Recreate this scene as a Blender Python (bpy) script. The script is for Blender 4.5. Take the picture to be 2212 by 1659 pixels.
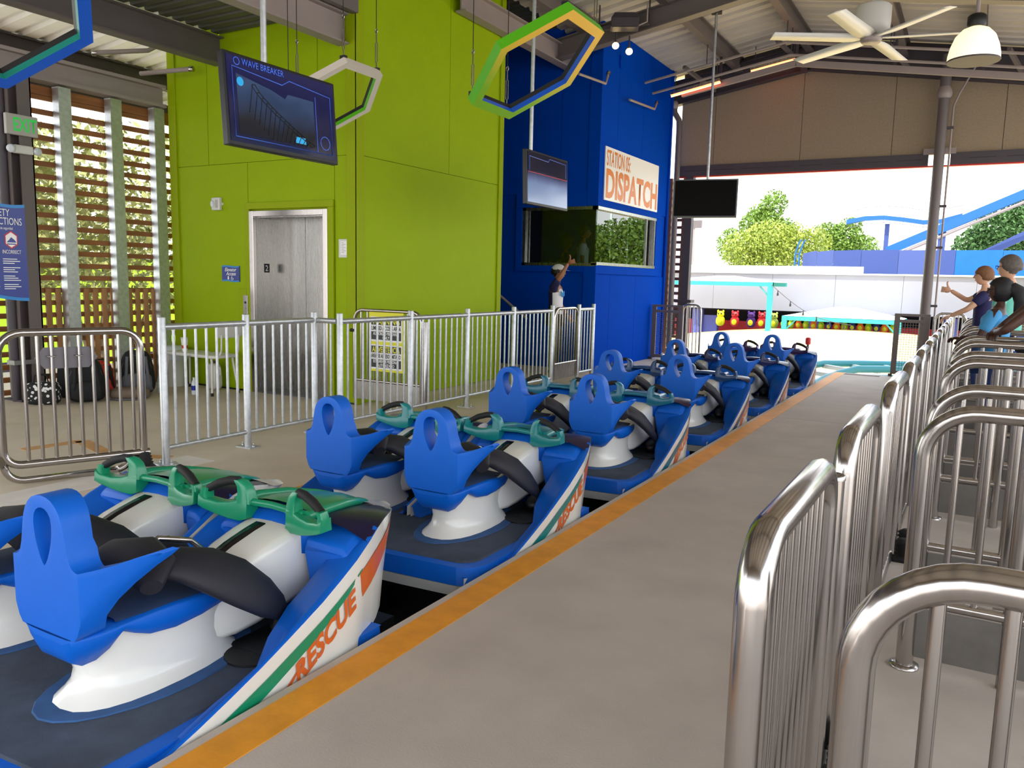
import bpy, bmesh, math, random
from mathutils import Vector, Matrix
from math import sin, cos, pi, radians, sqrt

for o in list(bpy.data.objects):
    bpy.data.objects.remove(o)
S = bpy.context.scene
COL = S.collection
random.seed(7)

# ------------------------------------------------------------------ camera
def cam_axes(yaw, pitch, roll):
    cy, sy, cp, sp = cos(yaw), sin(yaw), cos(pitch), sin(pitch)
    f = Vector((-sy*cp, cy*cp, -sp)); r = Vector((cy, sy, 0)); d = f.cross(r)
    cr, sr = cos(roll), sin(roll)
    return cr*r + sr*d, -sr*r + cr*d, f
cd = bpy.data.cameras.new('camera'); cam = bpy.data.objects.new('camera', cd); COL.objects.link(cam)
_r, _d, _f = cam_axes(radians(29.84427564), radians(7.49140849), radians(-1.31402221))
_u, _b = -_d, -_f
cam.matrix_world = Matrix(((_r.x, _u.x, _b.x, 0), (_r.y, _u.y, _b.y, 0), (_r.z, _u.z, _b.z, 1.5), (0, 0, 0, 1)))
cd.sensor_fit = 'HORIZONTAL'; cd.sensor_width = 36.0; cd.lens = 1725.58/2212*36.0
cd.clip_start = 0.05; cd.clip_end = 600
S.camera = cam

# ------------------------------------------------------------------ world, sun, exposure
W = bpy.data.worlds.new('World'); S.world = W; W.use_nodes = True
wn = W.node_tree.nodes; wl = W.node_tree.links
bg = wn['Background']
tc = wn.new('ShaderNodeTexCoord'); sx = wn.new('ShaderNodeSeparateXYZ'); rmp = wn.new('ShaderNodeValToRGB')
wl.new(tc.outputs['Generated'], sx.inputs[0]); wl.new(sx.outputs['Z'], rmp.inputs['Fac'])
rmp.color_ramp.elements[0].position = 0.0; rmp.color_ramp.elements[0].color = (1.0, 0.99, 0.97, 1)
rmp.color_ramp.elements[1].position = 0.9; rmp.color_ramp.elements[1].color = (0.62, 0.78, 1.0, 1)
wl.new(rmp.outputs['Color'], bg.inputs['Color'])
bg.inputs['Strength'].default_value = 1.6
sd = bpy.data.lights.new('sun', 'SUN'); sd.energy = 3.4; sd.angle = radians(0.6); sd.color = (1.0, 0.96, 0.88)
sun = bpy.data.objects.new('sun', sd); COL.objects.link(sun)
sun.rotation_euler = (radians(24), radians(14), 0)
S.view_settings.view_transform = 'Standard'; S.view_settings.look = 'None'
S.view_settings.gamma = 1.0; S.view_settings.use_curve_mapping = False
S.view_settings.exposure = 1.08

# ------------------------------------------------------------------ materials
M = {}
def s2l(c):
    return tuple((x/12.92 if x <= 0.04045 else ((x+0.055)/1.055)**2.4) for x in c)
def rgb(r, g, b):
    return s2l((r/255, g/255, b/255))
def mat(name, col, rough=0.5, metal=0.0, noise=0.0, nscale=8.0, bump=0.0, bscale=60.0, stretch=None,
        coat=0.0, emit=None, estr=0.0, spec=0.5, rvar=0.0):
    m = bpy.data.materials.new(name); m.use_nodes = True
    nt = m.node_tree; n = nt.nodes; l = nt.links; b = n['Principled BSDF']
    b.inputs['Base Color'].default_value = (*col, 1); b.inputs['Roughness'].default_value = rough
    b.inputs['Metallic'].default_value = metal; b.inputs['Specular IOR Level'].default_value = spec
    if coat: b.inputs['Coat Weight'].default_value = coat; b.inputs['Coat Roughness'].default_value = 0.08
    if emit: b.inputs['Emission Color'].default_value = (*emit, 1); b.inputs['Emission Strength'].default_value = estr
    if noise or bump or rvar:
        t = n.new('ShaderNodeTexCoord'); src = t.outputs['Object']
        if stretch:
            mp = n.new('ShaderNodeMapping'); mp.inputs['Scale'].default_value = stretch
            l.new(src, mp.inputs[0]); src = mp.outputs[0]
        tx = n.new('ShaderNodeTexNoise'); tx.inputs['Scale'].default_value = nscale
        tx.inputs['Detail'].default_value = 6; tx.inputs['Roughness'].default_value = 0.6
        l.new(src, tx.inputs['Vector'])
        if noise:
            r = n.new('ShaderNodeValToRGB')
            r.color_ramp.elements[0].position = 0.3; r.color_ramp.elements[1].position = 0.72
            r.color_ramp.elements[0].color = (*[max(0, c*(1-noise)) for c in col], 1)
            r.color_ramp.elements[1].color = (*[min(1, c*(1+noise)) for c in col], 1)
            l.new(tx.outputs['Fac'], r.inputs['Fac']); l.new(r.outputs['Color'], b.inputs['Base Color'])
        if rvar:
            mr = n.new('ShaderNodeMapRange'); mr.inputs['To Min'].default_value = max(0, rough-rvar); mr.inputs['To Max'].default_value = rough+rvar
            l.new(tx.outputs['Fac'], mr.inputs['Value']); l.new(mr.outputs[0], b.inputs['Roughness'])
        if bump:
            t2 = n.new('ShaderNodeTexNoise'); t2.inputs['Scale'].default_value = bscale; t2.inputs['Detail'].default_value = 4
            l.new(src, t2.inputs['Vector'])
            bp = n.new('ShaderNodeBump'); bp.inputs['Strength'].default_value = bump; bp.inputs['Distance'].default_value = 0.01
            l.new(t2.outputs['Fac'], bp.inputs['Height']); l.new(bp.outputs[0], b.inputs['Normal'])
    M[name] = m
    return m

mat('concrete', rgb(188, 176, 164), 0.75, noise=0.10, nscale=2.2, bump=0.15, bscale=120)
mat('concrete_left', rgb(210, 196, 174), 0.7, noise=0.10, nscale=1.6, bump=0.12, bscale=110)
mat('concrete_pale', rgb(226, 220, 210), 0.7, noise=0.10, nscale=4)
mat('yellow_paint', rgb(226, 150, 30), 0.6, noise=0.14, nscale=7, bump=0.1)
mat('faded_orange', rgb(200, 150, 90), 0.7, noise=0.12, nscale=9)
mat('stainless', (0.47, 0.44, 0.42), 0.18, 1.0, noise=0.08, nscale=3, stretch=(8, 8, 1), rvar=0.05)
mat('stainless_brushed', (0.40, 0.39, 0.37), 0.27, 1.0, noise=0.12, nscale=3, stretch=(40, 40, 1.2), rvar=0.06)
mat('stainless_dark', (0.26, 0.25, 0.24), 0.42, 1.0, noise=0.15, nscale=5)
mat('galvanised', (0.56, 0.58, 0.60), 0.42, 0.85, noise=0.16, nscale=22, rvar=0.08)
mat('steel_paint', rgb(104, 94, 92), 0.5, noise=0.06, nscale=3)
mat('steel_light', rgb(150, 136, 132), 0.5, noise=0.05, nscale=3)
mat('steel_dark', rgb(66, 58, 64), 0.55, noise=0.08, nscale=4)
mat('roof_metal', rgb(206, 196, 182), 0.5, noise=0.05, nscale=1.2)
mat('roof_white', rgb(232, 226, 216), 0.55, noise=0.04, nscale=1.5)
mat('deck_dark', rgb(84, 82, 70), 0.6, noise=0.12, nscale=3)
mat('gable_panel', rgb(146, 128, 104), 0.8, noise=0.10, nscale=30)
mat('lime', rgb(148, 174, 0), 0.6, spec=0.15, noise=0.03, nscale=3, bump=0.05, bscale=200)
mat('lime_trim', rgb(146, 166, 0), 0.55, spec=0.15, noise=0.03, nscale=3)
mat('booth_blue', rgb(0, 64, 174), 0.75, spec=0.02, noise=0.04, nscale=3, bump=0.05, bscale=200)
mat('white_paint', rgb(232, 228, 220), 0.45, noise=0.02)
mat('car_blue', rgb(4, 96, 202), 0.45, spec=0.3, noise=0.03, nscale=14, bump=0.04, bscale=300)
mat('car_blue_gloss', rgb(4, 88, 196), 0.22, coat=0.4)
mat('car_white', rgb(236, 234, 226), 0.22, coat=0.5, noise=0.02, nscale=4)
mat('deck_pad', rgb(62, 72, 88), 0.8, noise=0.35, nscale=5, bump=0.3, bscale=350)
mat('saddle', rgb(36, 56, 92), 0.75, noise=0.15, nscale=8, bump=0.3, bscale=350)
mat('black_foam', rgb(26, 26, 36), 0.62, bump=0.12, bscale=300)
mat('black', rgb(14, 14, 16), 0.5)
mat('black_gloss', rgb(16, 16, 18), 0.2)
mat('visor', rgb(30, 22, 60), 0.3, spec=0.3)
mat('ring_blue', rgb(48, 88, 138), 0.8, noise=0.2, nscale=6)
mat('orange_decal', rgb(222, 104, 42), 0.3, coat=0.3)
ACC = []
for k, c in enumerate(((20, 142, 100), (12, 126, 128), (14, 108, 134), (20, 66, 118), (40, 46, 110), (64, 36, 96))):
    mat('accent_%d' % k, rgb(*c), 0.28, coat=0.15); ACC.append(M['accent_%d' % k])
mat('rubber', rgb(20, 20, 20), 0.7)
mat('wood', rgb(150, 96, 50), 0.65, noise=0.28, nscale=3, stretch=(6, 0.6, 6), bump=0.15, bscale=20)
mat('wood_pale', rgb(176, 128, 80), 0.65, noise=0.28, nscale=3, stretch=(6, 6, 0.6), bump=0.15, bscale=20)
mat('sign_blue', rgb(30, 52, 140), 0.35)
mat('sign_cyan', rgb(16, 130, 205), 0.35)
mat('sign_white', rgb(240, 240, 238), 0.4)
mat('sign_orange', rgb(224, 126, 30), 0.4)
mat('sign_grey', rgb(120, 116, 122), 0.5)
mat('sign_yellow', rgb(226, 222, 10), 0.4)
mat('sign_black', rgb(20, 24, 32), 0.4)
mat('sign_red', rgb(200, 30, 40), 0.4)
mat('exit_green', rgb(30, 190, 70), 0.4, emit=rgb(40, 220, 90), estr=0.12)
mat('exit_face', rgb(176, 172, 164), 0.4)
mat('plastic_white', rgb(214, 212, 206), 0.4)
mat('clear', rgb(214, 220, 226), 0.08)
mat('bottle_blue', rgb(20, 40, 150), 0.3)
mat('red_fabric', rgb(196, 44, 24), 0.7)
mat('fabric_black', rgb(18, 18, 22), 0.8, noise=0.2, nscale=20)
mat('fabric_grey', rgb(96, 98, 104), 0.8)
mat('fabric_tan', rgb(120, 104, 88), 0.8, noise=0.2, nscale=9)
mat('glow_red', rgb(255, 90, 50), 0.5, emit=(1.0, 0.16, 0.06), estr=7.0)
mat('glow_warm', rgb(255, 225, 150), 0.5, emit=(1.0, 0.72, 0.32), estr=9.0)
mat('hex_blue', rgb(16, 84, 190), 0.4); mat('hex_teal', rgb(10, 126, 112), 0.4)
mat('hex_white', rgb(214, 204, 192), 0.45); mat('hex_green', rgb(84, 176, 14), 0.4)
mat('track_teal', rgb(40, 140, 150), 0.35); mat('track_blue', rgb(10, 90, 168), 0.35)
mat('plaza', rgb(250, 214, 140), 0.8, noise=0.08, nscale=0.3)
mat('ground', rgb(186, 182, 176), 0.85, noise=0.10, nscale=0.4)
mat('bldg_white', rgb(140, 140, 150), 0.7, noise=0.03, nscale=0.5)
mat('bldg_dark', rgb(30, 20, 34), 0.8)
mat('bldg_lilac', rgb(96, 100, 176), 0.6)
mat('wall_slate', rgb(56, 74, 132), 0.6, noise=0.05); mat('wall_slate2', rgb(70, 86, 142), 0.6, noise=0.05)
mat('wall_azure', rgb(6, 98, 186), 0.5, noise=0.08, nscale=1)
mat('lime_far', rgb(150, 200, 10), 0.6)
mat('bark', rgb(110, 96, 80), 0.9, noise=0.3, nscale=6)
mat('leaf_yellow', rgb(150, 164, 60), 0.6, noise=0.3, nscale=3)
mat('leaf_green', rgb(112, 142, 46), 0.6, noise=0.3, nscale=3)
mat('leaf_olive', rgb(146, 146, 84), 0.6, noise=0.35, nscale=3)
mat('leaf_dark', rgb(80, 116, 56), 0.6, noise=0.3, nscale=3)
mat('skin_light', rgb(208, 160, 130), 0.55); mat('skin_mid', rgb(150, 98, 70), 0.55); mat('skin_dark', rgb(76, 46, 34), 0.5)
mat('hair_dark', rgb(20, 16, 16), 0.6, noise=0.3, nscale=40); mat('hair_brown', rgb(120, 80, 50), 0.7, noise=0.3, nscale=40)
mat('hair_grey', rgb(92, 82, 76), 0.7, noise=0.3, nscale=40)
mat('shirt_white', rgb(224, 222, 224), 0.8); mat('shirt_navy', rgb(26, 24, 74), 0.8); mat('shirt_teal', rgb(112, 196, 176), 0.8)
mat('shirt_blue', rgb(70, 152, 206), 0.8, noise=0.06, nscale=6); mat('shirt_sky', rgb(40, 140, 200), 0.8)
mat('trousers_dark', rgb(28, 28, 36), 0.85); mat('denim', rgb(44, 66, 120), 0.85); mat('cap_white', rgb(206, 204, 200), 0.8)
mat('purple_trim', rgb(70, 30, 110), 0.8)

def glass(name, tint, refl=1.0):
    m = bpy.data.materials.new(name); m.use_nodes = True
    nt = m.node_tree; n = nt.nodes; l = nt.links
    n.remove(n['Principled BSDF']); out = n['Material Output']
    tr = n.new('ShaderNodeBsdfTransparent'); tr.inputs[0].default_value = (*tint, 1)
    gl = n.new('ShaderNodeBsdfGlossy'); gl.inputs['Roughness'].default_value = 0.01
    gl.inputs['Color'].default_value = (0.95, 1.0, 0.98, 1)
    fr = n.new('ShaderNodeFresnel'); fr.inputs[0].default_value = 1.9
    mx = n.new('ShaderNodeMixShader')
    l.new(fr.outputs[0], mx.inputs[0]); l.new(tr.outputs[0], mx.inputs[1]); l.new(gl.outputs[0], mx.inputs[2])
    l.new(mx.outputs[0], out.inputs[0]); M[name] = m
glass('booth_glass', (0.62, 0.68, 0.66))

# hexagon frames painted with colour fades, and screens with printed pictures
def ramp_mat(name, stops, axis=0, rough=0.4, lo=-1.0, hi=1.0, metal=0.0):
    m = bpy.data.materials.new(name); m.use_nodes = True
    nt = m.node_tree; n = nt.nodes; l = nt.links; b = n['Principled BSDF']; b.inputs['Roughness'].default_value = rough
    t = n.new('ShaderNodeTexCoord'); s = n.new('ShaderNodeSeparateXYZ'); mr = n.new('ShaderNodeMapRange'); r = n.new('ShaderNodeValToRGB')
    l.new(t.outputs['Object'], s.inputs[0]); l.new(s.outputs[axis], mr.inputs['Value'])
    mr.inputs['From Min'].default_value = lo; mr.inputs['From Max'].default_value = hi
    l.new(mr.outputs[0], r.inputs['Fac'])
    while len(r.color_ramp.elements) < len(stops): r.color_ramp.elements.new(0.5)
    for e, (p, c) in zip(r.color_ramp.elements, stops): e.position = p; e.color = (*c, 1)
    l.new(r.outputs['Color'], b.inputs['Base Color']); M[name] = m
    return m
ramp_mat('hex_fade', [(0.25, rgb(120, 178, 16)), (0.6, rgb(222, 178, 44)), (1.0, rgb(232, 176, 50))], axis=0, lo=-0.62, hi=0.62)

def screen_mat(name, stops, strength, lo, hi, nz=0.25):
    m = bpy.data.materials.new(name); m.use_nodes = True
    nt = m.node_tree; n = nt.nodes; l = nt.links; b = n['Principled BSDF']; b.inputs['Roughness'].default_value = 0.12
    b.inputs['Base Color'].default_value = (0.01, 0.01, 0.015, 1)
    t = n.new('ShaderNodeTexCoord'); s = n.new('ShaderNodeSeparateXYZ'); tx = n.new('ShaderNodeTexNoise'); tx.inputs['Scale'].default_value = 5
    ad = n.new('ShaderNodeMath'); ad.operation = 'MULTIPLY_ADD'; ad.inputs[1].default_value = nz
    mr = n.new('ShaderNodeMapRange'); r = n.new('ShaderNodeValToRGB')
    l.new(t.outputs['Object'], s.inputs[0]); l.new(t.outputs['Object'], tx.inputs['Vector'])
    l.new(tx.outputs['Fac'], ad.inputs[0]); l.new(s.outputs[2], ad.inputs[2])
    mr.inputs['From Min'].default_value = lo; mr.inputs['From Max'].default_value = hi
    l.new(ad.outputs[0], mr.inputs['Value']); l.new(mr.outputs[0], r.inputs['Fac'])
    while len(r.color_ramp.elements) < len(stops): r.color_ramp.elements.new(0.5)
    for e, (p, c) in zip(r.color_ramp.elements, stops): e.position = p; e.color = (*c, 1)
    l.new(r.outputs['Color'], b.inputs['Emission Color']); b.inputs['Emission Strength'].default_value = strength
    M[name] = m

# ------------------------------------------------------------------ mesh helpers
class MB:
    """collects shapes; build() links them as ONE mesh object"""
    def __init__(self): self.v = []; self.f = []; self.sm = []
    def add(self, vs, fs, smooth=False):
        b = len(self.v); self.v += [tuple(p) for p in vs]
        self.f += [tuple(i+b for i in f) for f in fs]; self.sm += [smooth]*len(fs)
        return self
    def box(self, x0, x1, y0, y1, z0, z1):
        vs = [(x, y, z) for x in (x0, x1) for y in (y0, y1) for z in (z0, z1)]
        return self.add(vs, [(0, 1, 3, 2), (4, 6, 7, 5), (0, 4, 5, 1), (2, 3, 7, 6), (0, 2, 6, 4), (1, 5, 7, 3)])
    def obox(self, c, ax, ay, az):
        c = Vector(c); ax, ay, az = Vector(ax), Vector(ay), Vector(az)
        vs = [c + i*ax + j*ay + k*az for i in (-1, 1) for j in (-1, 1) for k in (-1, 1)]
        return self.add(vs, [(0, 1, 3, 2), (4, 6, 7, 5), (0, 4, 5, 1), (2, 3, 7, 6), (0, 2, 6, 4), (1, 5, 7, 3)])
    def bar(self, a, b, w, h, up=(0, 0, 1)):
        a, b = Vector(a), Vector(b); d = (b-a); L = d.length/2; d.normalize()
        s = d.cross(Vector(up))
        if s.length < 1e-4: s = d.cross(Vector((1, 0, 0)))
        s.normalize(); u = s.cross(d)
        return self.obox((a+b)/2, d*L, s*w/2, u*h/2)
    def rings(self, rings, closed_ring=True, cap=True, smooth=True):
        n = len(rings[0]); b = len(self.v); vs = [p for r in rings for p in r]; fs = []
        for i in range(len(rings)-1):
            for j in range(n if closed_ring else n-1):
                k = (j+1) % n
                fs.append((i*n+j, i*n+k, (i+1)*n+k, (i+1)*n+j))
        self.add(vs, fs, smooth)
        if cap and closed_ring:
            self.add(rings[0], [tuple(range(n))[::-1]]); self.add(rings[-1], [tuple(range(n))])
        return self
    def tube(self, path, r, n=10, closed=False, cap=True):
        P = [Vector(p) for p in path]; m = len(P)
        rr = r if isinstance(r, (list, tuple)) else [r]*m
        up = None; rings = []
        for i in range(m):
            if closed: d = P[(i+1) % m]-P[i-1]
            else: d = P[min(i+1, m-1)]-P[max(i-1, 0)]
            d.normalize()
            if up is None:
                up = Vector((0, 0, 1)) if abs(d.z) < 0.9 else Vector((1, 0, 0))
            s = d.cross(up); s.normalize(); up = s.cross(d)
            rings.append([P[i] + rr[i]*(cos(2*pi*k/n)*s + sin(2*pi*k/n)*up) for k in range(n)])
        if closed:
            rings.append(rings[0]); cap = False
        return self.rings(rings, True, cap)
    def lathe(self, c, prof, n=16, axis=(0, 0, 1)):
        c = Vector(c); a = Vector(axis).normalized()
        s = a.cross(Vector((0, 1, 0))) if abs(a.y) < 0.9 else a.cross(Vector((1, 0, 0)))
        s.normalize(); t = a.cross(s)
        return self.rings([[c + a*h + r*(cos(2*pi*k/n)*s + sin(2*pi*k/n)*t) for k in range(n)] for r, h in prof])
    def prism(self, pts, off):
        """flat polygon pts (3D) extruded by vector off"""
        n = len(pts); P = [Vector(p) for p in pts]; Q = [p+Vector(off) for p in P]
        return self.add(P+Q, [tuple(range(n))[::-1], tuple(range(n, 2*n))] + [(i, (i+1) % n, n+(i+1) % n, n+i) for i in range(n)])
    def ellipsoid(self, c, rx, ry, rz, nu=14, nv=9, rot=None):
        c = Vector(c); rings = []
        for i in range(nv+1):
            th = pi*i/nv; z = -cos(th); q = max(sin(th), 0.001)
            ring = []
            for j in range(nu):
                p = Vector((rx*q*cos(2*pi*j/nu), ry*q*sin(2*pi*j/nu), rz*z))
                if rot is not None: p = rot @ p
                ring.append(c+p)
            rings.append(ring)
        return self.rings(rings, True, True)
    def build(self, name, m, parent=None, fix=False, bevel=0.0, subsurf=0, loc=None):
        me = bpy.data.meshes.new(name); me.from_pydata([tuple(p) for p in self.v], [], self.f)
        for p, s in zip(me.polygons, self.sm): p.use_smooth = s
        if fix:
            b = bmesh.new(); b.from_mesh(me); bmesh.ops.remove_doubles(b, verts=b.verts, dist=1e-5)
            bmesh.ops.recalc_face_normals(b, faces=b.faces); b.to_mesh(me); b.free()
        me.validate(); me.update()
        return link(name, me, m, parent, bevel, subsurf, loc)

def link(name, me, m, parent=None, bevel=0.0, subsurf=0, loc=None):
    o = bpy.data.objects.new(name, me); COL.objects.link(o)
    if m is not None:
        me.materials.append(M[m] if isinstance(m, str) else m)
    if parent is not None: o.parent = parent
    if loc is not None: o.location = loc
    if bevel:
        md = o.modifiers.new('bevel', 'BEVEL'); md.width = bevel; md.segments = 2; md.limit_method = 'ANGLE'
    if subsurf:
        md = o.modifiers.new('sub', 'SUBSURF'); md.levels = subsurf; md.render_levels = subsurf
    return o
def tag(o, label=None, cat=None, group=None, kind=None):
    if label: o['label'] = label
    if cat: o['category'] = cat
    if group: o['group'] = group
    if kind: o['kind'] = kind
    return o
def thing(name, label, cat, loc=(0, 0, 0), rz=0.0, group=None):
    o = bpy.data.objects.new(name, None); COL.objects.link(o)
    o.empty_display_size = 0.1
    o.location = loc; o.rotation_euler = (0, 0, rz)
    return tag(o, label, cat, group)
def struct(o): o['kind'] = 'structure'; return o
def sempty(name, loc=(0, 0, 0)):
    o = bpy.data.objects.new(name, None); COL.objects.link(o); o.location = loc; o.empty_display_size = 0.1
    return struct(o)
def copy_tree(o, parent=None):
    c = o.copy(); COL.objects.link(c)
    if parent is not None: c.parent = parent
    for ch in o.children: copy_tree(ch, c)
    return c
def text_mesh(txt, size, shear=0.0, bold=0.0, spacing=1.0, extrude=0.0, align='LEFT', xs=1.0, width=None):
    cu = bpy.data.curves.new('txt', 'FONT'); cu.body = txt; cu.size = size; cu.shear = shear; cu.offset = bold
    cu.space_character = spacing; cu.extrude = extrude; cu.align_x = align; cu.resolution_u = 3
    ob = bpy.data.objects.new('txt', cu); COL.objects.link(ob)
    dg = bpy.context.evaluated_depsgraph_get(); me = bpy.data.meshes.new_from_object(ob.evaluated_get(dg))
    bpy.data.objects.remove(ob); bpy.data.curves.remove(cu)
    if width:
        xx = [v.co.x for v in me.vertices]; xs = width/(max(xx)-min(xx)); x_0 = min(xx) if align == 'LEFT' else 0.0
        for v in me.vertices: v.co.x -= x_0
    if xs != 1.0:
        for v in me.vertices: v.co.x *= xs
    me.materials.clear()
    return me
def place_text(name, txt, size, m, parent, o, ux, uy, **kw):
    """lettering laid flat with origin o, reading along ux, upright along uy (parent space)"""
    me = text_mesh(txt, size, **kw)
    ux, uy, o = Vector(ux).normalized(), Vector(uy).normalized(), Vector(o)
    for v in me.vertices: v.co = o + v.co.x*ux + v.co.y*uy + v.co.z*ux.cross(uy)
    return link(name, me, m, parent)
def arc(c, r, a0, a1, n, u=(1, 0, 0), w=(0, 0, 1)):
    c, u, w = Vector(c), Vector(u), Vector(w)
    return [c + r*(cos(radians(a0+(a1-a0)*i/n))*u + sin(radians(a0+(a1-a0)*i/n))*w) for i in range(n+1)]
def lerp_tab(tab, y):
    if y <= tab[0][0]: return tab[0][1]
    for (a, p), (b, q) in zip(tab, tab[1:]):
        if y <= b: return p+(q-p)*(y-a)/(b-a)
    return tab[-1][1]
# ================================================================== SETTING
# floors
def slab(name, x0, x1, y0, y1, z0, z1, m, parent=None, bevel=0.0):
    return MB().box(x0, x1, y0, y1, z0, z1).build(name, m, parent, bevel=bevel)
fl = sempty('floor_platform')
slab('slab', -2.02, 5.5, -3.5, 9.35, -0.30, 0.0, 'concrete', fl)
slab('slab', -2.02, 5.5, 9.36, 15.0, -0.30, 0.0, 'concrete', fl)
slab('edge_stripe', -2.02, -1.865, -3.5, 9.35, 0.0, 0.003, 'yellow_paint', fl)
slab('edge_stripe', -2.02, -1.865, 9.36, 15.0, 0.0, 0.003, 'yellow_paint', fl)
gr = MB()
for i in range(4): gr.box(-1.86+0.0, -1.30, 14.72+i*0.05, 14.735+i*0.05, 0.0, 0.004)
gr.build('drain_cover', 'steel_light', fl)
fl2 = sempty('floor_left')
slab('slab', -12.0, -3.93, -3.5, 9.0, -0.30, 0.0, 'concrete_left', fl2)
slab('slab', -12.0, -3.93, 9.008, 15.6, -0.30, 0.0, 'concrete_left', fl2)
slab('edge_stripe', -4.06, -3.93, -3.5, 15.0, 0.0, 0.003, 'yellow_paint', fl2)
slab('pale_strip', -5.50, -5.17, -3.5, 4.25, 0.0, 0.003, 'concrete_pale', fl2)
mk = MB()
for a, b in (((-6.75, 3.62), (-6.70, 4.10)), ((-6.70, 4.10), (-6.05, 3.92)), ((-6.05, 3.92), (-5.55, 4.12))):
    d = Vector((b[0]-a[0], b[1]-a[1], 0)); d.normalize(); n = Vector((-d.y, d.x, 0))*0.06
    p, q = Vector((*a, 0.0)), Vector((*b, 0.0))
    mk.prism([p-n, q-n, q+n, p+n], (0, 0, 0.003))
mk.build('floor_marking', 'faded_orange', fl2)
struct(slab('floor_trench', -4.3, -1.6, -3.5, 15.6, -1.3, -1.2, 'steel_dark'))
struct(slab('wall_trench_right', -2.06, -2.02, -3.5, 15.0, -1.2, -0.0, 'concrete'))
struct(slab('wall_trench_left', -3.93, -3.89, -3.5, 15.0, -1.2, -0.0, 'concrete'))

# elevator tower -----------------------------------------------------
tw = sempty('wall_elevator')
TX0, TX1, TY0, TY1, TZ = -9.33, -6.17, 7.12, 10.30, 5.62
core = MB()
core.box(TX0+0.02, -7.91, TY0+0.02, TY1, 0, TZ); core.box(-6.60, TX1-0.02, TY0+0.02, TY1, 0, TZ)
core.box(-7.91, -6.60, TY0+0.02, TY1, 2.26, TZ); core.box(-7.91, -6.60, TY0+0.50, TY1, 0, 2.26)
core.build('core', 'lime_trim', tw)
g = 0.004
def ypanel(x0, x1, z0, z1, y=TY0, t=0.02, m='lime', nm='panel'):
    return MB().box(x0+g, x1-g, y, y+t, z0+g, z1-g).build(nm, m, tw)
def xpanel(y0, y1, z0, z1, x=TX1, t=0.02, m='lime', nm='panel'):
    return MB().box(x-t, x, y0+g, y1-g, z0+g, z1-g).build(nm, m, tw)
for x0, x1 in ((TX0, -7.92), (-6.50, TX1)):
    ypanel(x0, x1, 0.0, 2.85)
ypanel(-7.92, -6.50, 2.35, 2.85)
for x0, x1 in ((TX0, -8.62), (-8.62, -6.75), (-6.75, TX1)):
    ypanel(x0, x1, 2.85, TZ)
for y0, y1 in ((TY0, 8.95), (8.95, TY1)):
    xpanel(y0, y1, 2.85, TZ)
xpanel(TY0, TY1, 0.0, 2.85)
# raised trims
def trimbox(*a): return MB().box(*a).build('trim_board', 'lime_trim', tw, bevel=0.003)
trimbox(TX0-0.02, TX0+0.12, TY0-0.025, TY0+0.1, 0, TZ)
trimbox(TX1-0.13, TX1+0.02, TY0-0.025, TY0, 0, TZ)
trimbox(TX1, TX1+0.025, TY0-0.025, TY0+0.10, 0, TZ)
trimbox(TX1, TX1+0.025, TY1-0.10, TY1+0.01, 0, TZ)
trimbox(-7.95, -7.88, TY0-0.03, TY0, 0, 2.28); trimbox(-6.59, -6.50, TY0-0.03, TY0, 0, 2.28)
trimbox(-7.95, -6.50, TY0-0.03, TY0, 2.28, 2.36); trimbox(-8.10, -7.95, TY0-0.03, TY0, 0, 1.30)
struct(MB().box(TX0, -7.95, TY0-0.03, TY0-0.025, 0, 0.02).box(-6.5, TX1, TY0-0.03, TY0-0.025, 0, 0.02).build('baseboard_left', 'black'))
# elevator door
dr = sempty('door_1', (0, 0, 0))
f = MB(); f.box(-7.88, -7.81, TY0-0.035, TY0+0.02, 0, 2.26); f.box(-6.66, -6.59, TY0-0.035, TY0+0.02, 0, 2.26)
f.box(-7.809, -6.661, TY0-0.034, TY0+0.02, 2.19, 2.259)
f.build('frame', 'stainless', dr, bevel=0.004)
j = MB(); j.box(-7.83, -7.81, TY0+0.02, TY0+0.36, 0, 2.2); j.box(-6.66, -6.64, TY0+0.02, TY0+0.36, 0, 2.2); j.box(-7.83, -6.64, TY0+0.02, TY0+0.36, 2.18, 2.2)
j.build('jamb', 'stainless_brushed', dr)
MB().box(-7.81, -7.26, TY0+0.30, TY0+0.33, 0.01, 2.18).build('door_leaf', 'stainless_brushed', dr)
MB().box(-7.255, -6.66, TY0+0.30, TY0+0.33, 0.01, 2.18).build('door_leaf', 'stainless_brushed', dr)
MB().box(-7.83, -6.64, TY0-0.03, TY0+0.36, 0.0, 0.012).build('threshold', 'stainless_dark', dr)
pl = MB().box(-7.81, -7.806, 7.26, 7.345, 1.51, 1.62).build('floor_number_plate', 'black', dr)
place_text('numeral', '2', 0.10, 'sign_white', pl, (-7.8045, 7.272, 1.53), (0, 1, 0), (0, 0, 1))

# things on the green wall
yw = TY0-0.0
t = thing('fire_strobe', 'beige fire alarm strobe box high on the green wall', 'alarm', (-8.46, yw-0.001, 2.36))
MB().box(-0.075, 0.075, -0.05, 0, -0.08, 0.08).build('housing', 'plastic_white', t, bevel=0.012)
MB().ellipsoid((-0.05, -0.055, 0.0), 0.03, 0.02, 0.045).build('strobe_lens', 'clear', t)
MB().box(0.0, 0.045, -0.054, -0.05, -0.05, 0.05).build('label_strip', 'exit_face', t)
MB().box(-0.095, 0.095, -0.012, 0, -0.015, 0.015).build('mounting_tab', 'plastic_white', t)
t = thing('elevator_sign', 'small blue Elevator Access sign on the green wall', 'sign', (-8.25, yw-0.001, 1.485))
w = MB(); n_ = 8
top = [(-0.16+0.32*i/n_, 0, 0.10+0.006*sin(2*pi*i/n_)) for i in range(n_+1)]
bot = [(0.16-0.32*i/n_, 0, -0.10-0.006*sin(2*pi*i/n_)) for i in range(n_+1)]
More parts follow.
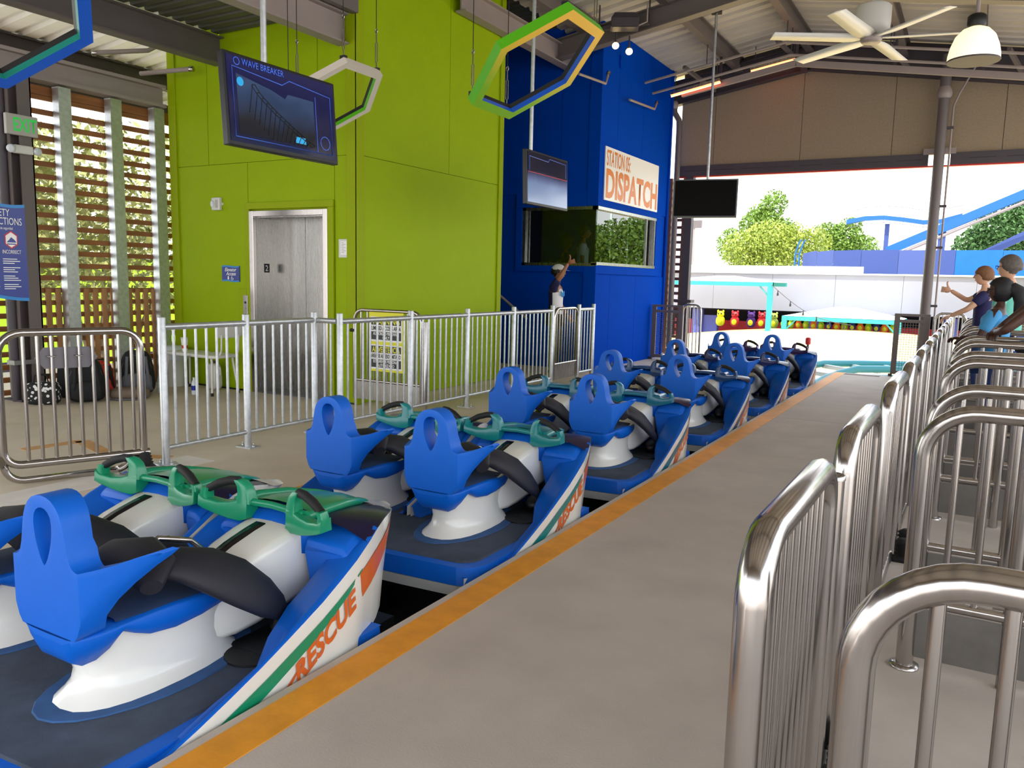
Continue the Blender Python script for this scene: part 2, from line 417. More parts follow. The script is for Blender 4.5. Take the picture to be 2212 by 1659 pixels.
w.prism(top+bot, (0, -0.012, 0)); w.build('panel', 'sign_blue', t)
MB().prism([(x, -0.0125, z) for x, y, z in top]+[(x, -0.0125, z-0.018) for x, y, z in top[::-1]], (0, -0.001, 0)).build('wave_border', 'sign_cyan', t)
MB().prism([(x, -0.0125, z+0.018) for x, y, z in bot]+[(x, -0.0125, z) for x, y, z in bot[::-1]], (0, -0.001, 0)).build('wave_border', 'sign_cyan', t)
place_text('lettering', 'Elevator', 0.062, 'sign_white', t, (0, -0.015, 0.03), (1, 0, 0), (0, 0, 1), shear=0.25, align='CENTER', bold=0.0008)
place_text('lettering', 'Access', 0.062, 'sign_white', t, (0.01, -0.015, -0.02), (1, 0, 0), (0, 0, 1), shear=0.25, align='CENTER', bold=0.0008)
MB().prism([(-0.05, -0.014, -0.03), (-0.03, -0.014, -0.03), (-0.03, -0.014, -0.055), (-0.02, -0.014, -0.055), (-0.04, -0.014, -0.08), (-0.06, -0.014, -0.055), (-0.05, -0.014, -0.055)], (0, -0.001, 0)).build('down_arrow', 'sign_white', t)
wc = MB().tube([(0.03+0.02*cos(radians(a)), -0.015, -0.062+0.018*sin(radians(a))) for a in range(110, 400, 24)], 0.0028, 5)
wc.tube([(0.025, -0.015, -0.036), (0.027, -0.015, -0.058), (0.042, -0.015, -0.06), (0.05, -0.015, -0.076)], 0.003, 5); wc.ellipsoid((0.025, -0.015, -0.03), 0.005, 0.002, 0.005, 8, 5)
wc.build('wheelchair_symbol', 'sign_white', t)
t = thing('call_button', 'steel elevator call button plate beside the elevator door', 'button plate', (-7.96, yw-0.031, 1.10))
MB().box(-0.04, 0.04, -0.012, 0, -0.12, 0.12).build('plate', 'stainless_brushed', t, bevel=0.003)
MB().lathe((0, -0.012, 0.03), [(0.016, 0), (0.014, 0.006)], 12, (0, -1, 0)).build('button', 'black', t)
MB().lathe((0, -0.012, -0.04), [(0.011, 0), (0.010, 0.005)], 12, (0, -1, 0)).build('key_switch', 'stainless', t)
t = thing('notice_frame', 'white framed notice on the wall right of the elevator', 'notice', (-6.35, yw-0.001, 1.805))
MB().box(-0.08, 0.08, -0.015, 0, -0.105, 0.105).build('frame', 'plastic_white', t, bevel=0.003)
MB().box(-0.05, 0.05, -0.017, -0.015, -0.075, 0.08).build('paper', 'sign_white', t)
ln = MB()
for i in range(7): ln.box(-0.035, 0.005+0.025*(i % 2), -0.0185, -0.0175, 0.06-i*0.018, 0.064-i*0.018)
ln.build('print', 'sign_grey', t)

# dispatch booth ------------------------------------------------------
bo = sempty('wall_booth')
BX, BY0, BY1, BZ = -5.5, 12.27, 15.68, 5.6
BX0 = -9.0
c = MB()
c.box(BX0, BX-0.02, BY0+0.02, BY0+0.14, 0, 1.74); c.box(BX0, BX-0.02, BY0+0.02, BY0+0.14, 2.72, BZ); c.box(BX0, -6.90, BY0+0.02, BY0+0.14, 1.74, 2.72)
c.box(BX-0.14, BX-0.02, BY0+0.14, BY1, 0, 1.78); c.box(BX-0.14, BX-0.02, BY0+0.14, BY1, 2.72, BZ); c.box(BX-0.14, BX-0.02, 15.02, BY1, 1.78, 2.72)
c.box(BX0, BX-0.14, BY1-0.12, BY1, 0, BZ); c.box(BX0, BX-0.14, BY0+0.14, BY1-0.12, 3.2, 3.3)
c.build('core', 'booth_blue', bo)
def bpan(nm, *a, **k): return MB().box(*a).build(nm, 'booth_blue', bo, **k)
for y0, y1 in ((BY0, 13.0), (13.0, 14.15), (14.15, BY1)):
    bpan('panel', BX-0.02, BX, y0+g, y1-g, 2.80, BZ)
for y0, y1 in ((BY0, 12.9), (12.9, 14.1), (14.1, BY1)):
    bpan('panel', BX-0.02, BX, y0+g, y1-g, 0, 1.60)
for x0, x1 in ((BX0, -7.4), (-7.4, -6.2), (-6.2, BX)):
    bpan('panel', x0+g, x1-g, BY0, BY0+0.02, 2.95, BZ)
bpan('panel', BX0, -5.72, BY0, BY0+0.02, 0, 1.62)
bpan('trim_board', BX-0.205, BX, BY0-0.025, BY0, 0, 1.735); bpan('trim_board', BX+0.0005, BX+0.02, BY0-0.025, BY0+0.06, 0, 1.615)
bpan('trim_board', -7.02, BX-0.21, BY0-0.025, BY0, 1.64, 1.74); bpan('trim_board', -7.02, -6.90, BY0-0.025, BY0, 1.745, 2.715)
bpan('trim_board', BX-0.18, BX, BY0-0.025, BY0, 2.73, BZ); bpan('trim_board', BX+0.0005, BX+0.02, BY0-0.025, BY0+0.10, 2.805, BZ)
bpan('trim_board', -7.02, BX-0.185, BY0-0.025, BY0, 2.72, 2.95)
bpan('trim_board', BX, BX+0.02, BY0-0.025, 15.3, 1.62, 1.755); bpan('trim_board', BX, BX+0.02, BY0-0.025, 15.3, 2.725, 2.80)
bpan('trim_board', BX, BX+0.02, 15.03, 15.3, 1.76, 2.72); bpan('trim_board', BX, BX+0.03, BY1-0.09, BY1, 0, BZ, bevel=0.003)
bpan('hatch', BX, BX+0.03, 12.95, 13.05, 5.05, 5.25, bevel=0.003)
wd = sempty('window_1')
wf = MB(); wf.box(-6.90, BX+0.01, BY0-0.01, BY0+0.08, 1.74, 1.79); wf.box(-6.90, BX+0.01, BY0-0.01, BY0+0.08, 2.67, 2.72)
wf.box(-6.90, -6.84, BY0-0.01, BY0+0.08, 1.74, 2.72); wf.box(-6.80, -6.775, BY0+0.02, BY0+0.06, 1.79, 2.67)
wf.build('frame', 'stainless_brushed', wd)
MB().box(-6.84, BX-0.012, BY0+0.035, BY0+0.041, 1.79, 2.67).build('pane', 'booth_glass', wd)
wd2 = sempty('window_2')
wf = MB(); wf.box(BX-0.08, BX+0.025, BY0-0.01, 15.02, 1.76, 1.81); wf.box(BX-0.08, BX+0.025, BY0-0.01, 15.02, 2.67, 2.72)
wf.box(BX-0.08, BX+0.01, 14.96, 15.02, 1.78, 2.72); wf.box(BX-0.06, BX-0.02, 14.62, 14.66, 1.81, 2.67)
wf.build('frame', 'stainless_brushed', wd2)
for y0, y1 in ((BY0+0.045, 12.99), (13.0, 13.78), (13.79, 14.63), (14.64, 14.96)):
    MB().box(BX-0.045, BX-0.039, y0, y1, 1.81, 2.67).build('pane', 'booth_glass', wd2)
struct(MB().box(BX0, BX-0.14, BY0+0.14, BY1-0.12, 0.70, 0.78).build('floor_booth', 'steel_dark'))
struct(MB().box(BX0+0.02, BX0+0.10, BY0+0.14, BY1-0.12, 0.78, 3.2).build('wall_booth_back', 'sign_grey'))
# little things on the desk inside the booth
dk = thing('control_desk', 'dark control desk under the dispatch booth window', 'desk', (-6.2, 12.68, 0.78))
MB().box(-0.62, 0.44, -0.22, 0.2, 0.90, 0.95).build('desk_top', 'black', dk)
for sx_ in (-0.58, 0.40): MB().box(sx_-0.02, sx_+0.02, -0.2, 0.18, 0.0, 0.90).build('leg', 'black', dk)
for i, (dx, wd_, h_) in enumerate(((-0.42, 0.10, 0.10), (-0.22, 0.07, 0.13), (-0.08, 0.07, 0.12))):
    m_ = thing('control_box', ('low wide grey box on the control desk', 'small dark camera-like box on the control desk', 'second small dark box on the control desk')[i], 'box', (-6.2+dx-0.1, 12.66, 1.73))
    MB().box(-wd_/2, wd_/2, -0.04, 0.04, 0, h_).build('case', 'steel_dark', m_, bevel=0.01)
    MB().lathe((0, -0.04, h_*0.6), [(0.022, 0), (0.02, 0.02)], 12, (0, -1, 0)).build('dial', 'steel_light', m_)
# dispatch sign
t = thing('dispatch_sign', 'white STATION 05 DISPATCH sign with orange letters on the blue booth', 'sign', (BX+0.002, 12.48, 2.84))
MB().box(0, 0.02, 0, 2.55, 0, 0.87).build('panel', 'sign_white', t, bevel=0.003)
place_text('lettering', 'STATION 05:', 0.36, 'sign_orange', t, (0.022, 0.05, 0.57), (0, 1, 0), (0, 0, 1), width=1.05, bold=0.006)
place_text('lettering', 'DISPATCH', 0.64, 'sign_orange', t, (0.022, 0.05, 0.06), (0, 1, 0), (0, 0, 1), width=2.45, bold=0.022)
# stair stringer seen between tower and booth
t = thing('stair_handrail', 'sloping dark handrail in the gap between green tower and booth', 'handrail', (-6.9, 11.6, 0))
MB().tube([(-0.6, 0, 1.62), (0.5, 0, 0.85)], 0.02).build('rail', 'steel_light', t)
for x_ in (-0.5, 0.4): MB().tube([(x_, 0, 0), (x_, 0, 1.52-(x_+0.5)*0.7)], 0.016).build('post', 'steel_dark', t)
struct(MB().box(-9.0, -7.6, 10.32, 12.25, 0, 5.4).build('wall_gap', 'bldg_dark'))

# slatted timber wall -------------------------------------------------
sl = sempty('wall_left')
SXP = -9.50
slat = None
def slat_obj(nm, me_parts, mt):
    return me_parts.build(nm, mt, sl)
zs = [1.24+0.1475*i for i in range(15)]+[1.24-0.1475*i for i in range(1, 9)]
first = None
for z in zs:
    if first is None:
        first = MB().box(-0.02, 0.02, -2.0, 2.75, -0.03, 0.03).build('slat', 'wood', sl); first.location = (SXP-0.12, 4.6, z)
    else:
        c = first.copy(); COL.objects.link(c); c.location = (SXP-0.12, 4.6, z)
for z, h_ in ((3.55, 0.10), (3.47, 0.05)):
    MB().box(SXP-0.16, SXP-0.12, 2.6, 7.35, z-h_/2, z+h_/2).build('slat', 'wood', sl)
first = None
for i in range(15):
    y = 5.42+0.118*i
    if first is None:
        first = MB().box(-0.012, 0.012, -0.034, 0.034, 0.0, 1.26).build('board', 'wood_pale', sl); first.location = (SXP-0.085, y, 0)
    else:
        c = first.copy(); COL.objects.link(c); c.location = (SXP-0.085, y, 0)
first = None
for y in (5.77, 6.42, 7.03):
    if first is None:
        first = MB().box(-0.06, 0.06, -0.075, -0.07, 0, 3.6).box(-0.06, 0.06, 0.07, 0.075, 0, 3.6).box(-0.065, -0.06, -0.075, 0.075, 0, 3.6).box(0.055, 0.06, -0.075, 0.075, 0, 3.6).build('post', 'galvanised', sl); first.location = (SXP, y, 0)
    else:
        c = first.copy(); COL.objects.link(c); c.location = (SXP, y, 0)
b_ = MB(); b_.box(SXP-0.1, SXP+0.1, -1, 7.12, 3.62, 3.66); b_.box(SXP-0.02, SXP+0.02, -1, 7.12, 3.66, 3.86); b_.box(SXP-0.1, SXP+0.1, -1, 7.12, 3.86, 3.90)
b_.build('header_beam', 'steel_light', sl)
# steel column with its signs
t = thing('steel_column', 'grey steel column at the left carrying the EXIT sign', 'column', (-9.35, 5.12, 0))
c = MB(); c.box(-0.13, 0.13, -0.13, -0.115, 0, 3.62); c.box(-0.13, 0.13, 0.115, 0.13, 0, 3.62); c.box(-0.01, 0.01, -0.115, 0.115, 0, 3.62)
c.box(0.115, 0.13, -0.02, 0.13, 0, 3.62)
c.build('shaft', 'steel_paint', t); MB().box(-0.18, 0.18, -0.18, 0.18, 0, 0.02).build('base_plate', 'steel_dark', t)
MB().tube([(0.05, -0.16, 0), (0.05, -0.16, 3.6)], 0.045).build('downpipe', 'steel_dark', t)
cl_ = MB().box(0.0, 0.15, -0.22, 0.14, 0.42, 0.47).build('clamp', 'stainless_dark', t)
t = thing('exit_sign', 'grey sign with green EXIT letters on the column', 'sign', (-9.215, 5.11, 3.04))
MB().box(0, 0.05, -0.17, 0.17, -0.11, 0.11).build('housing', 'exit_face', t, bevel=0.008)
place_text('lettering', 'EXIT', 0.20, 'exit_green', t, (0.052, -0.10, -0.065), (0, 1, 0), (0, 0, 1), xs=0.62, bold=0.004)
t = thing('emergency_light', 'white twin-head emergency light below the EXIT sign', 'light', (-9.215, 5.11, 2.78))
MB().box(0, 0.07, -0.10, 0.10, -0.045, 0.045).build('housing', 'plastic_white', t, bevel=0.012)
for s in (-1, 1):
    MB().lathe((0.05, s*0.14, 0), [(0.02, -0.03), (0.042, 0.0), (0.045, 0.03), (0.02, 0.034)], 14, (1, 0.25*s, -0.2)).build('lamp_head', 'clear', t)
# safety instructions sign
t = thing('safety_sign', 'tall blue safety instructions sign cut by the left edge', 'sign', (-8.0, 4.17, 0))
n_ = 12
top = [(0, -0.28+0.54*i/n_, 2.10+0.012*sin(2*pi*i/n_)) for i in range(n_+1)]
bot = [(0, 0.26-0.54*i/n_, 1.21+0.03*cos(pi*i/n_*1.0)*-1) for i in range(n_+1)]
MB().prism(top+bot, (0.012, 0, 0)).build('panel', 'sign_blue', t)
MB().prism([(0.0125, y, z) for _, y, z in top]+[(0.0125, y, z-0.03) for _, y, z in top[::-1]], (0.001, 0, 0)).build('wave_border', 'sign_cyan', t)
MB().prism([(0.0125, y, z+0.03) for _, y, z in bot]+[(0.0125, y, z) for _, y, z in bot[::-1]], (0.001, 0, 0)).build('wave_border', 'sign_cyan', t)
for txt, sz, y_, z_ in (('SAFETY', 0.095, 0.02, 1.98), ('INSTRUCTIONS', 0.095, 0.02, 1.90), ('Instrucciones de seguridad', 0.036, 0.02, 1.855), ('CORRECT', 0.05, -0.08, 1.63), ('INCORRECT', 0.05, 0.12, 1.63)):
    place_text('lettering', txt, sz, 'sign_white', t, (0.0145, y_, z_), (0, 1, 0), (0, 0, 1), align='CENTER', xs=0.62)
for y_, m_ in ((-0.08, 'lime'), (0.12, 'sign_red')):
    def hexo(r, x_): return [(x_, y_+r*0.8*sin(radians(60*k)), 1.76+r*cos(radians(60*k))) for k in range(6)]
    MB().prism(hexo(0.085, 0.0128), (0.001, 0, 0)).build('pictogram_border', m_, t)
    MB().prism(hexo(0.072, 0.0140), (0.001, 0, 0)).build('pictogram_field', 'sign_white', t)
    b_ = MB().prism([(0.0152, y_-0.045, 1.735), (0.0152, y_+0.045, 1.735), (0.0152, y_+0.035, 1.755), (0.0152, y_+0.0, 1.785), (0.0152, y_-0.02, 1.76)], (0.001, 0, 0))
    b_.box(0.0152, 0.0162, y_-0.04, y_+0.04, 1.715, 1.725); b_.build('pictogram', 'sign_blue', t)
ps = MB()
for cx_ in (-0.16, 0.035):
    for r_ in range(16):
        if r_ % 4 != 3: ps.box(0.0125, 0.0135, cx_, cx_+0.13+0.03*sin(r_*2.1), 1.575-r_*0.02, 1.582-r_*0.02)
ps.build('small_print', 'sign_white', t)
MB().box(-0.05, 0.0, -0.12, -0.07, 0.0, 2.0).build('post', 'galvanised', t)

# ------------------------------------------------------------- roof
RZ, RSL, RX = 6.02, 0.167, -3.0
def roof_z(x): return RZ-RSL*abs(x-RX)
ce = sempty('ceiling')
def corrugated(name, xs, y0, y1, pitch, depth, zf, m):
    prof = []; y = y0
    while y < y1:
        for dy, dz in ((0, 0), (pitch*0.55, 0), (pitch*0.65, depth), (pitch*0.9, depth)):
            prof.append((y+dy, dz))
        y += pitch
    vs = []; fs = []
    for x in xs:
        for (y, dz) in prof: vs.append((x, y, zf(x)+dz))
    n = len(prof)
    for i in range(len(xs)-1):
        for j in range(n-1): fs.append((i*n+j, i*n+j+1, (i+1)*n+j+1, (i+1)*n+j))
    # top skin
    vs2 = [(x, y, zf(x)+depth+0.05) for x in xs for y in (y0, y1)]
    mb = MB().add(vs, fs); mb.add(vs2, [(2*i, 2*i+1, 2*i+3, 2*i+2) for i in range(len(xs)-1)])
    return mb.build(name, m, ce)
corrugated('roof_sheet', [-6.15, RX], -4.0, 16.3, 0.30, 0.04, roof_z, 'roof_metal')
corrugated('roof_sheet', [RX, 4.2], -4.0, 16.3, 0.30, 0.04, roof_z, 'roof_metal')
corrugated('roof_sheet', [-8.35, -6.15], -4.0, 7.1, 0.18, 0.05, lambda x: 4.40, 'deck_dark')
corrugated('roof_sheet', [-9.6, -6.10], 7.1, 16.3, 0.18, 0.05, lambda x: 5.63, 'deck_dark')  # added sheet, keeps sun from leaking in between tower and booth
struct(MB().box(-6.2, -6.12, -4, 7.1, 4.35, 5.50).build('wall_clerestory', 'steel_paint'))
struct(MB().prism([(-6.15, -3.6, 3.4), (4.2, -3.6, 3.4), (4.2, -3.6, 4.80), (RX, -3.6, 6.0), (-6.15, -3.6, 5.48)], (0, -0.05, 0)).build('back_light_blocker', 'gable_panel'))  # unseen panel added behind the camera to cut light from the rear
corrugated('roof_sheet', [-12.2, -8.35], -4.0, 16.3, 0.30, 0.04, lambda x: 4.55+0.10*(x+8.35), 'roof_white')
def ibeam(nm, a, b, w, h, m, parent, tf=0.02):
    a, b = Vector(a), Vector(b)
    mb = MB(); u = Vector((0, 0, 1))
    d = (b-a).normalized(); s = d.cross(u).normalized(); up = s.cross(d)
    mb.bar(a-up*(h/2), b-up*(h/2), w, tf); mb.bar(a+up*(h/2), b+up*(h/2), w, tf); mb.bar(a, b, tf, h)
    return mb.build(nm, m, parent)
# long beams
ibeam('beam', (-8.35, -4, 4.20), (-8.35, 7.10, 4.20), 0.16, 0.31, 'steel_paint', ce)
ibeam('beam', (-6.33, -4, 4.20), (-6.33, 7.10, 4.20), 0.16, 0.31, 'steel_light', ce)
ibeam('beam', (-10.5, -4, 4.22), (-10.5, 16, 4.22), 0.14, 0.20, 'steel_dark', ce)
ibeam('beam', (-11.6, -4, 4.0), (-11.6, 16, 4.0), 0.14, 0.26, 'steel_dark', ce)
for x in (-5.6, -4.28, -3.0, -1.42, -0.26, 1.1, 2.5, 3.9):
    ibeam('purlin', (x, -4, roof_z(x)-0.155), (x, 16.0, roof_z(x)-0.155), 0.13, 0.25, 'steel_paint', ce)
for y in (-3.6, 2.2, 7.0, 11.75):
    for x0, x1 in ((-6.15, RX), (RX, 4.2)):
        ibeam('rafter', (x0, y, roof_z(x0)-0.42), (x1, y, roof_z(x1)-0.42), 0.17, 0.28, 'steel_paint', ce)
ibeam('beam', (-6.05, 9.0, 5.05), (-6.05, 16, 5.05), 0.16, 0.28, 'steel_light', ce)
# gable end at the far opening
ge = sempty('wall_far')
GY = 16.0
def gz(x): return roof_z(x)-0.58
xs_ = [-5.4, -4.72, -3.08, -1.52, 0.17, 1.8, 4.2]
for x0, x1 in zip(xs_, xs_[1:]):
    if x0 < RX < x1 and abs(x0-RX) > 0.2:
        pts = [(x0, 3.82), (x1, 3.82), (x1, gz(x1)), (RX, gz(RX)), (x0, gz(x0))]
    else:
        pts = [(x0, 3.82), (x1, 3.82), (x1, gz(x1)), (x0, gz(x0))]
    pts = [(p[0]+(0.004 if p[0] == x0 else -0.004), p[1]) for p in pts]
    MB().prism([(x, GY, z) for x, z in pts], (0, 0.05, 0)).build('panel', 'gable_panel', ge)
MB().prism([(x, GY+0.06, z) for x, z in ((-5.4, 3.83), (4.2, 3.83), (4.2, roof_z(4.2)), (RX, roof_z(RX)), (-5.4, roof_z(-5.4)))], (0, 0.02, 0)).build('sheathing', 'steel_dark', ge)
for x0, x1 in ((-6.0, RX), (RX, 4.2)):
    ibeam('rake_beam', (x0, GY-0.05, gz(x0)+0.21), (x1, GY-0.05, gz(x1)+0.21), 0.18, 0.44, 'steel_dark', ge)
b_ = MB(); b_.box(-5.4, -0.92, GY-0.06, GY+0.06, 3.62, 3.82); b_.box(-0.58, 4.2, GY-0.06, GY+0.06, 3.62, 3.82)
b_.build('lintel_beam', 'steel_dark', ge)
b_ = MB()
for i in range(15):
    if not (7 < i < 9): b_.box(-5.25+i*0.55, -4.85+i*0.55, GY-0.064, GY-0.06, 3.715, 3.722)
b_.build('lintel_slot', 'black', ge)
MB().box(-5.4, 4.2, GY-0.02, GY+0.08, 3.595, 3.618).build('edge_trim', 'sign_red', ge)
MB().box(-1.0, -0.5, GY-0.07, GY+0.02, 3.80, 3.90).build('splice_plate', 'steel_light', ge)
for x in (-4.72, -3.08, -1.3, 0.4):
    MB().bar((x-0.28, GY-1.2, roof_z(x)-0.30), (x, GY-0.14, gz(x)+0.05), 0.06, 0.06).build('brace', 'steel_paint', ge)
MB().box(-3.14, -3.02, GY-0.16, GY-0.12, gz(-3.08)-0.06, gz(-3.08)+0.44).build('splice_plate', 'steel_dark', ge)
# right column and left pipe column at the opening
t = thing('steel_column', 'round dark steel column standing right of the far opening', 'column', (-0.745, GY-0.25, 0))
MB().tube([(0, 0, 0), (0, 0, 3.9), (0, 0, 5.4)], 0.085, 14).build('shaft', 'steel_paint', t)
MB().lathe((0, -0.0, 4.78), [(0.09, -0.09), (0.115, -0.06), (0.12, 0.0), (0.10, 0.07), (0.085, 0.1)], 14).build('collar', 'steel_light', t)
MB().tube([(0.15, 0.0, 0.2), (0.15, 0, 4.55), (0.22, 0, 4.75), (0.42, -0.05, 5.15)], 0.016, 8).build('conduit', 'steel_light', t)
for z in (1.2, 2.2, 2.9, 4.2): MB().box(0.07, 0.18, -0.03, 0.03, z-0.02, z+0.02).build('clamp', 'steel_dark', t)
t = thing('steel_column', 'square dark steel column beside the blue booth at the far opening', 'column', (-5.16, GY+0.02, 0))
MB().box(-0.08, 0.08, -0.08, 0.08, 0, 3.62).build('shaft', 'steel_dark', t)
MB().box(-0.17, 0.17, -0.13, 0.1, 1.10, 1.16).build('bracket', 'steel_dark', t)
t = thing('downpipe', 'dark drain pipe with an offset bend beside the blue booth', 'pipe', (-5.36, GY-0.255, 0))
MB().tube([(0, 0, 0.2), (0, 0, 4.55), (-0.01, 0, 4.68), (-0.10, 0, 4.82), (-0.12, 0, 4.95), (-0.12, 0, 5.05)], 0.058, 12).build('pipe', 'steel_paint', t)
MB().lathe((-0.12, 0, 4.90), [(0.06, 0), (0.075, 0.01), (0.075, 0.12), (0.06, 0.13)], 12).build('coupling', 'steel_light', t)
# slatted screen next to the booth, seen edge on
sc = sempty('wall_screen')
for i in range(24):
    MB().box(-5.58, -5.34, 16.22, 16.26, 0.05+i*0.15, 0.11+i*0.15).build('slat', 'wood', sc)
for x in (-5.62, -5.33): MB().box(x-0.03, x+0.03, 16.18, 16.30, 0, 3.62).build('post', 'wood', sc)
# ================================================================== COASTER CARS
OUT = [(-0.32, 0.40), (-0.2, 0.49), (-0.05, 0.52), (0.9, 0.52), (1.05, 0.49), (1.2, 0.43), (1.35, 0.335), (1.5, 0.22), (1.62, 0.11), (1.70, 0.04)]
INN = [(-0.32, 0.37), (0.9, 0.375), (1.05, 0.36), (1.2, 0.33), (1.35, 0.275), (1.5, 0.20), (1.62, 0.11), (1.70, 0.04)]
TOPZ = [(-0.32, -0.06), (-0.1, -0.05), (0.15, 0.025), (0.41, 0.12), (0.71, 0.25), (0.9, 0.355), (1.08, 0.44), (1.2, 0.455), (1.35, 0.42), (1.5, 0.375), (1.62, 0.335), (1.70, 0.315)]
BOTZ = [(-0.32, -0.20), (0.6, -0.20), (0.85, -0.10), (1.05, -0.04), (1.3, 0.02), (1.5, 0.07), (1.62, 0.13), (1.70, 0.20)]
def smooth_tab(tab, y):
    # cosine-free local smoothing of the station table
    return (lerp_tab(tab, y-0.05)+2*lerp_tab(tab, y)+lerp_tab(tab, y+0.05))/4
YS = [-0.32, -0.25, -0.18, -0.1, 0.0, 0.12, 0.25, 0.38, 0.5, 0.6, 0.7, 0.8, 0.9, 1.0, 1.08, 1.16, 1.24, 1.32, 1.4, 1.48, 1.55, 1.62, 1.67, 1.70]
def hx(tab, y, z):
    """half width of the hull side at station y, height z (slightly tucked in towards the keel)"""
    return smooth_tab(tab, y)-0.10*max(0.0, smooth_tab(TOPZ, y)-z)*(1.0 if y > 0.9 else 0.35)

HOODW = [(0.93, 0.215), (1.06, 0.21), (1.2, 0.185), (1.35, 0.135), (1.48, 0.07), (1.58, 0.012)]
HOODZ = [(0.93, 0.472), (1.06, 0.476), (1.2, 0.462), (1.35, 0.43), (1.48, 0.388), (1.58, 0.352)]
from mathutils.geometry import delaunay_2d_cdt
def seat_mesh():
    half = [(0.0, 0.284), (0.10, 0.286), (0.150, 0.292), (0.168, 0.315), (0.186, 0.36), (0.205, 0.41), (0.225, 0.455), (0.247, 0.50), (0.262, 0.527), (0.268, 0.543), (0.262, 0.553), (0.245, 0.547), (0.225, 0.537), (0.205, 0.533), (0.185, 0.530), (0.168, 0.532), (0.152, 0.540), (0.139, 0.556), (0.130, 0.582), (0.123, 0.615), (0.116, 0.65), (0.109, 0.68), (0.097, 0.708), (0.078, 0.732), (0.055, 0.749), (0.030, 0.758), (0.0, 0.761)]
    outer = half+[(-x, z) for x, z in half[-2:0:-1]]
    hh = [(0.0, 0.720), (0.018, 0.717), (0.034, 0.708), (0.046, 0.692), (0.051, 0.668), (0.050, 0.64), (0.044, 0.608), (0.034, 0.578), (0.021, 0.549), (0.009, 0.530), (0.0, 0.522)]
    hole = hh+[(-x, z) for x, z in hh[-2:0:-1]]
    def inside(p, poly):
        c = False; j = len(poly)-1
        for i in range(len(poly)):
            if (poly[i][1] > p[1]) != (poly[j][1] > p[1]) and p[0] < (poly[j][0]-poly[i][0])*(p[1]-poly[i][1])/(poly[j][1]-poly[i][1])+poly[i][0]: c = not c
            j = i
        return c
    def dist(p, poly): return min((Vector(p)-Vector(q)).length for q in poly)
    extra = []
    for i in range(-14, 15):
        for j in range(26):
            p = (i*0.0185, 0.29+j*0.0185)
            if inside(p, outer) and not inside(p, hole) and dist(p, outer) > 0.012 and dist(p, hole) > 0.012: extra.append(p)
    pts = outer+hole+extra; no, nh = len(outer), len(hole)
    edges = [(i, (i+1) % no) for i in range(no)]+[(no+i, no+(i+1) % nh) for i in range(nh)]
    V, E_, F, *_ = delaunay_2d_cdt([Vector(p) for p in pts], edges, [], 0, 1e-6)
    F = [f for f in F if inside([sum(V[i][k] for i in f)/3 for k in (0, 1)], outer) and not inside([sum(V[i][k] for i in f)/3 for k in (0, 1)], hole)]
    bend = lambda x: 0.25*max(0.0, (abs(x)-0.185)/0.083)**1.3-0.058
    thick = lambda x, z: (0.118-0.05*min(1, (abs(x)/0.26)**2))*(0.90 if z > 0.6 else 1.0)
    n = len(V); vs = [(v[0], bend(v[0]), v[1]) for v in V]+[(v[0], bend(v[0])+thick(v[0], v[1]), v[1]) for v in V]
    fs = [tuple(f) for f in F]+[tuple(i+n for i in f)[::-1] for f in F]
    cnt = {}
    for f in F:
        for k in range(3): e = (f[k], f[(k+1) % 3]); cnt[e] = cnt.get(e, 0)+1
    for (i, j) in list(cnt):
        if (j, i) not in cnt: fs.append((j, i, i+n, j+n))
    o = MB().add(vs, fs, True).build('seat_back', 'car_blue', fix=True); me = o.data; bpy.data.objects.remove(o)
    return me
SEAT_ME = seat_mesh()

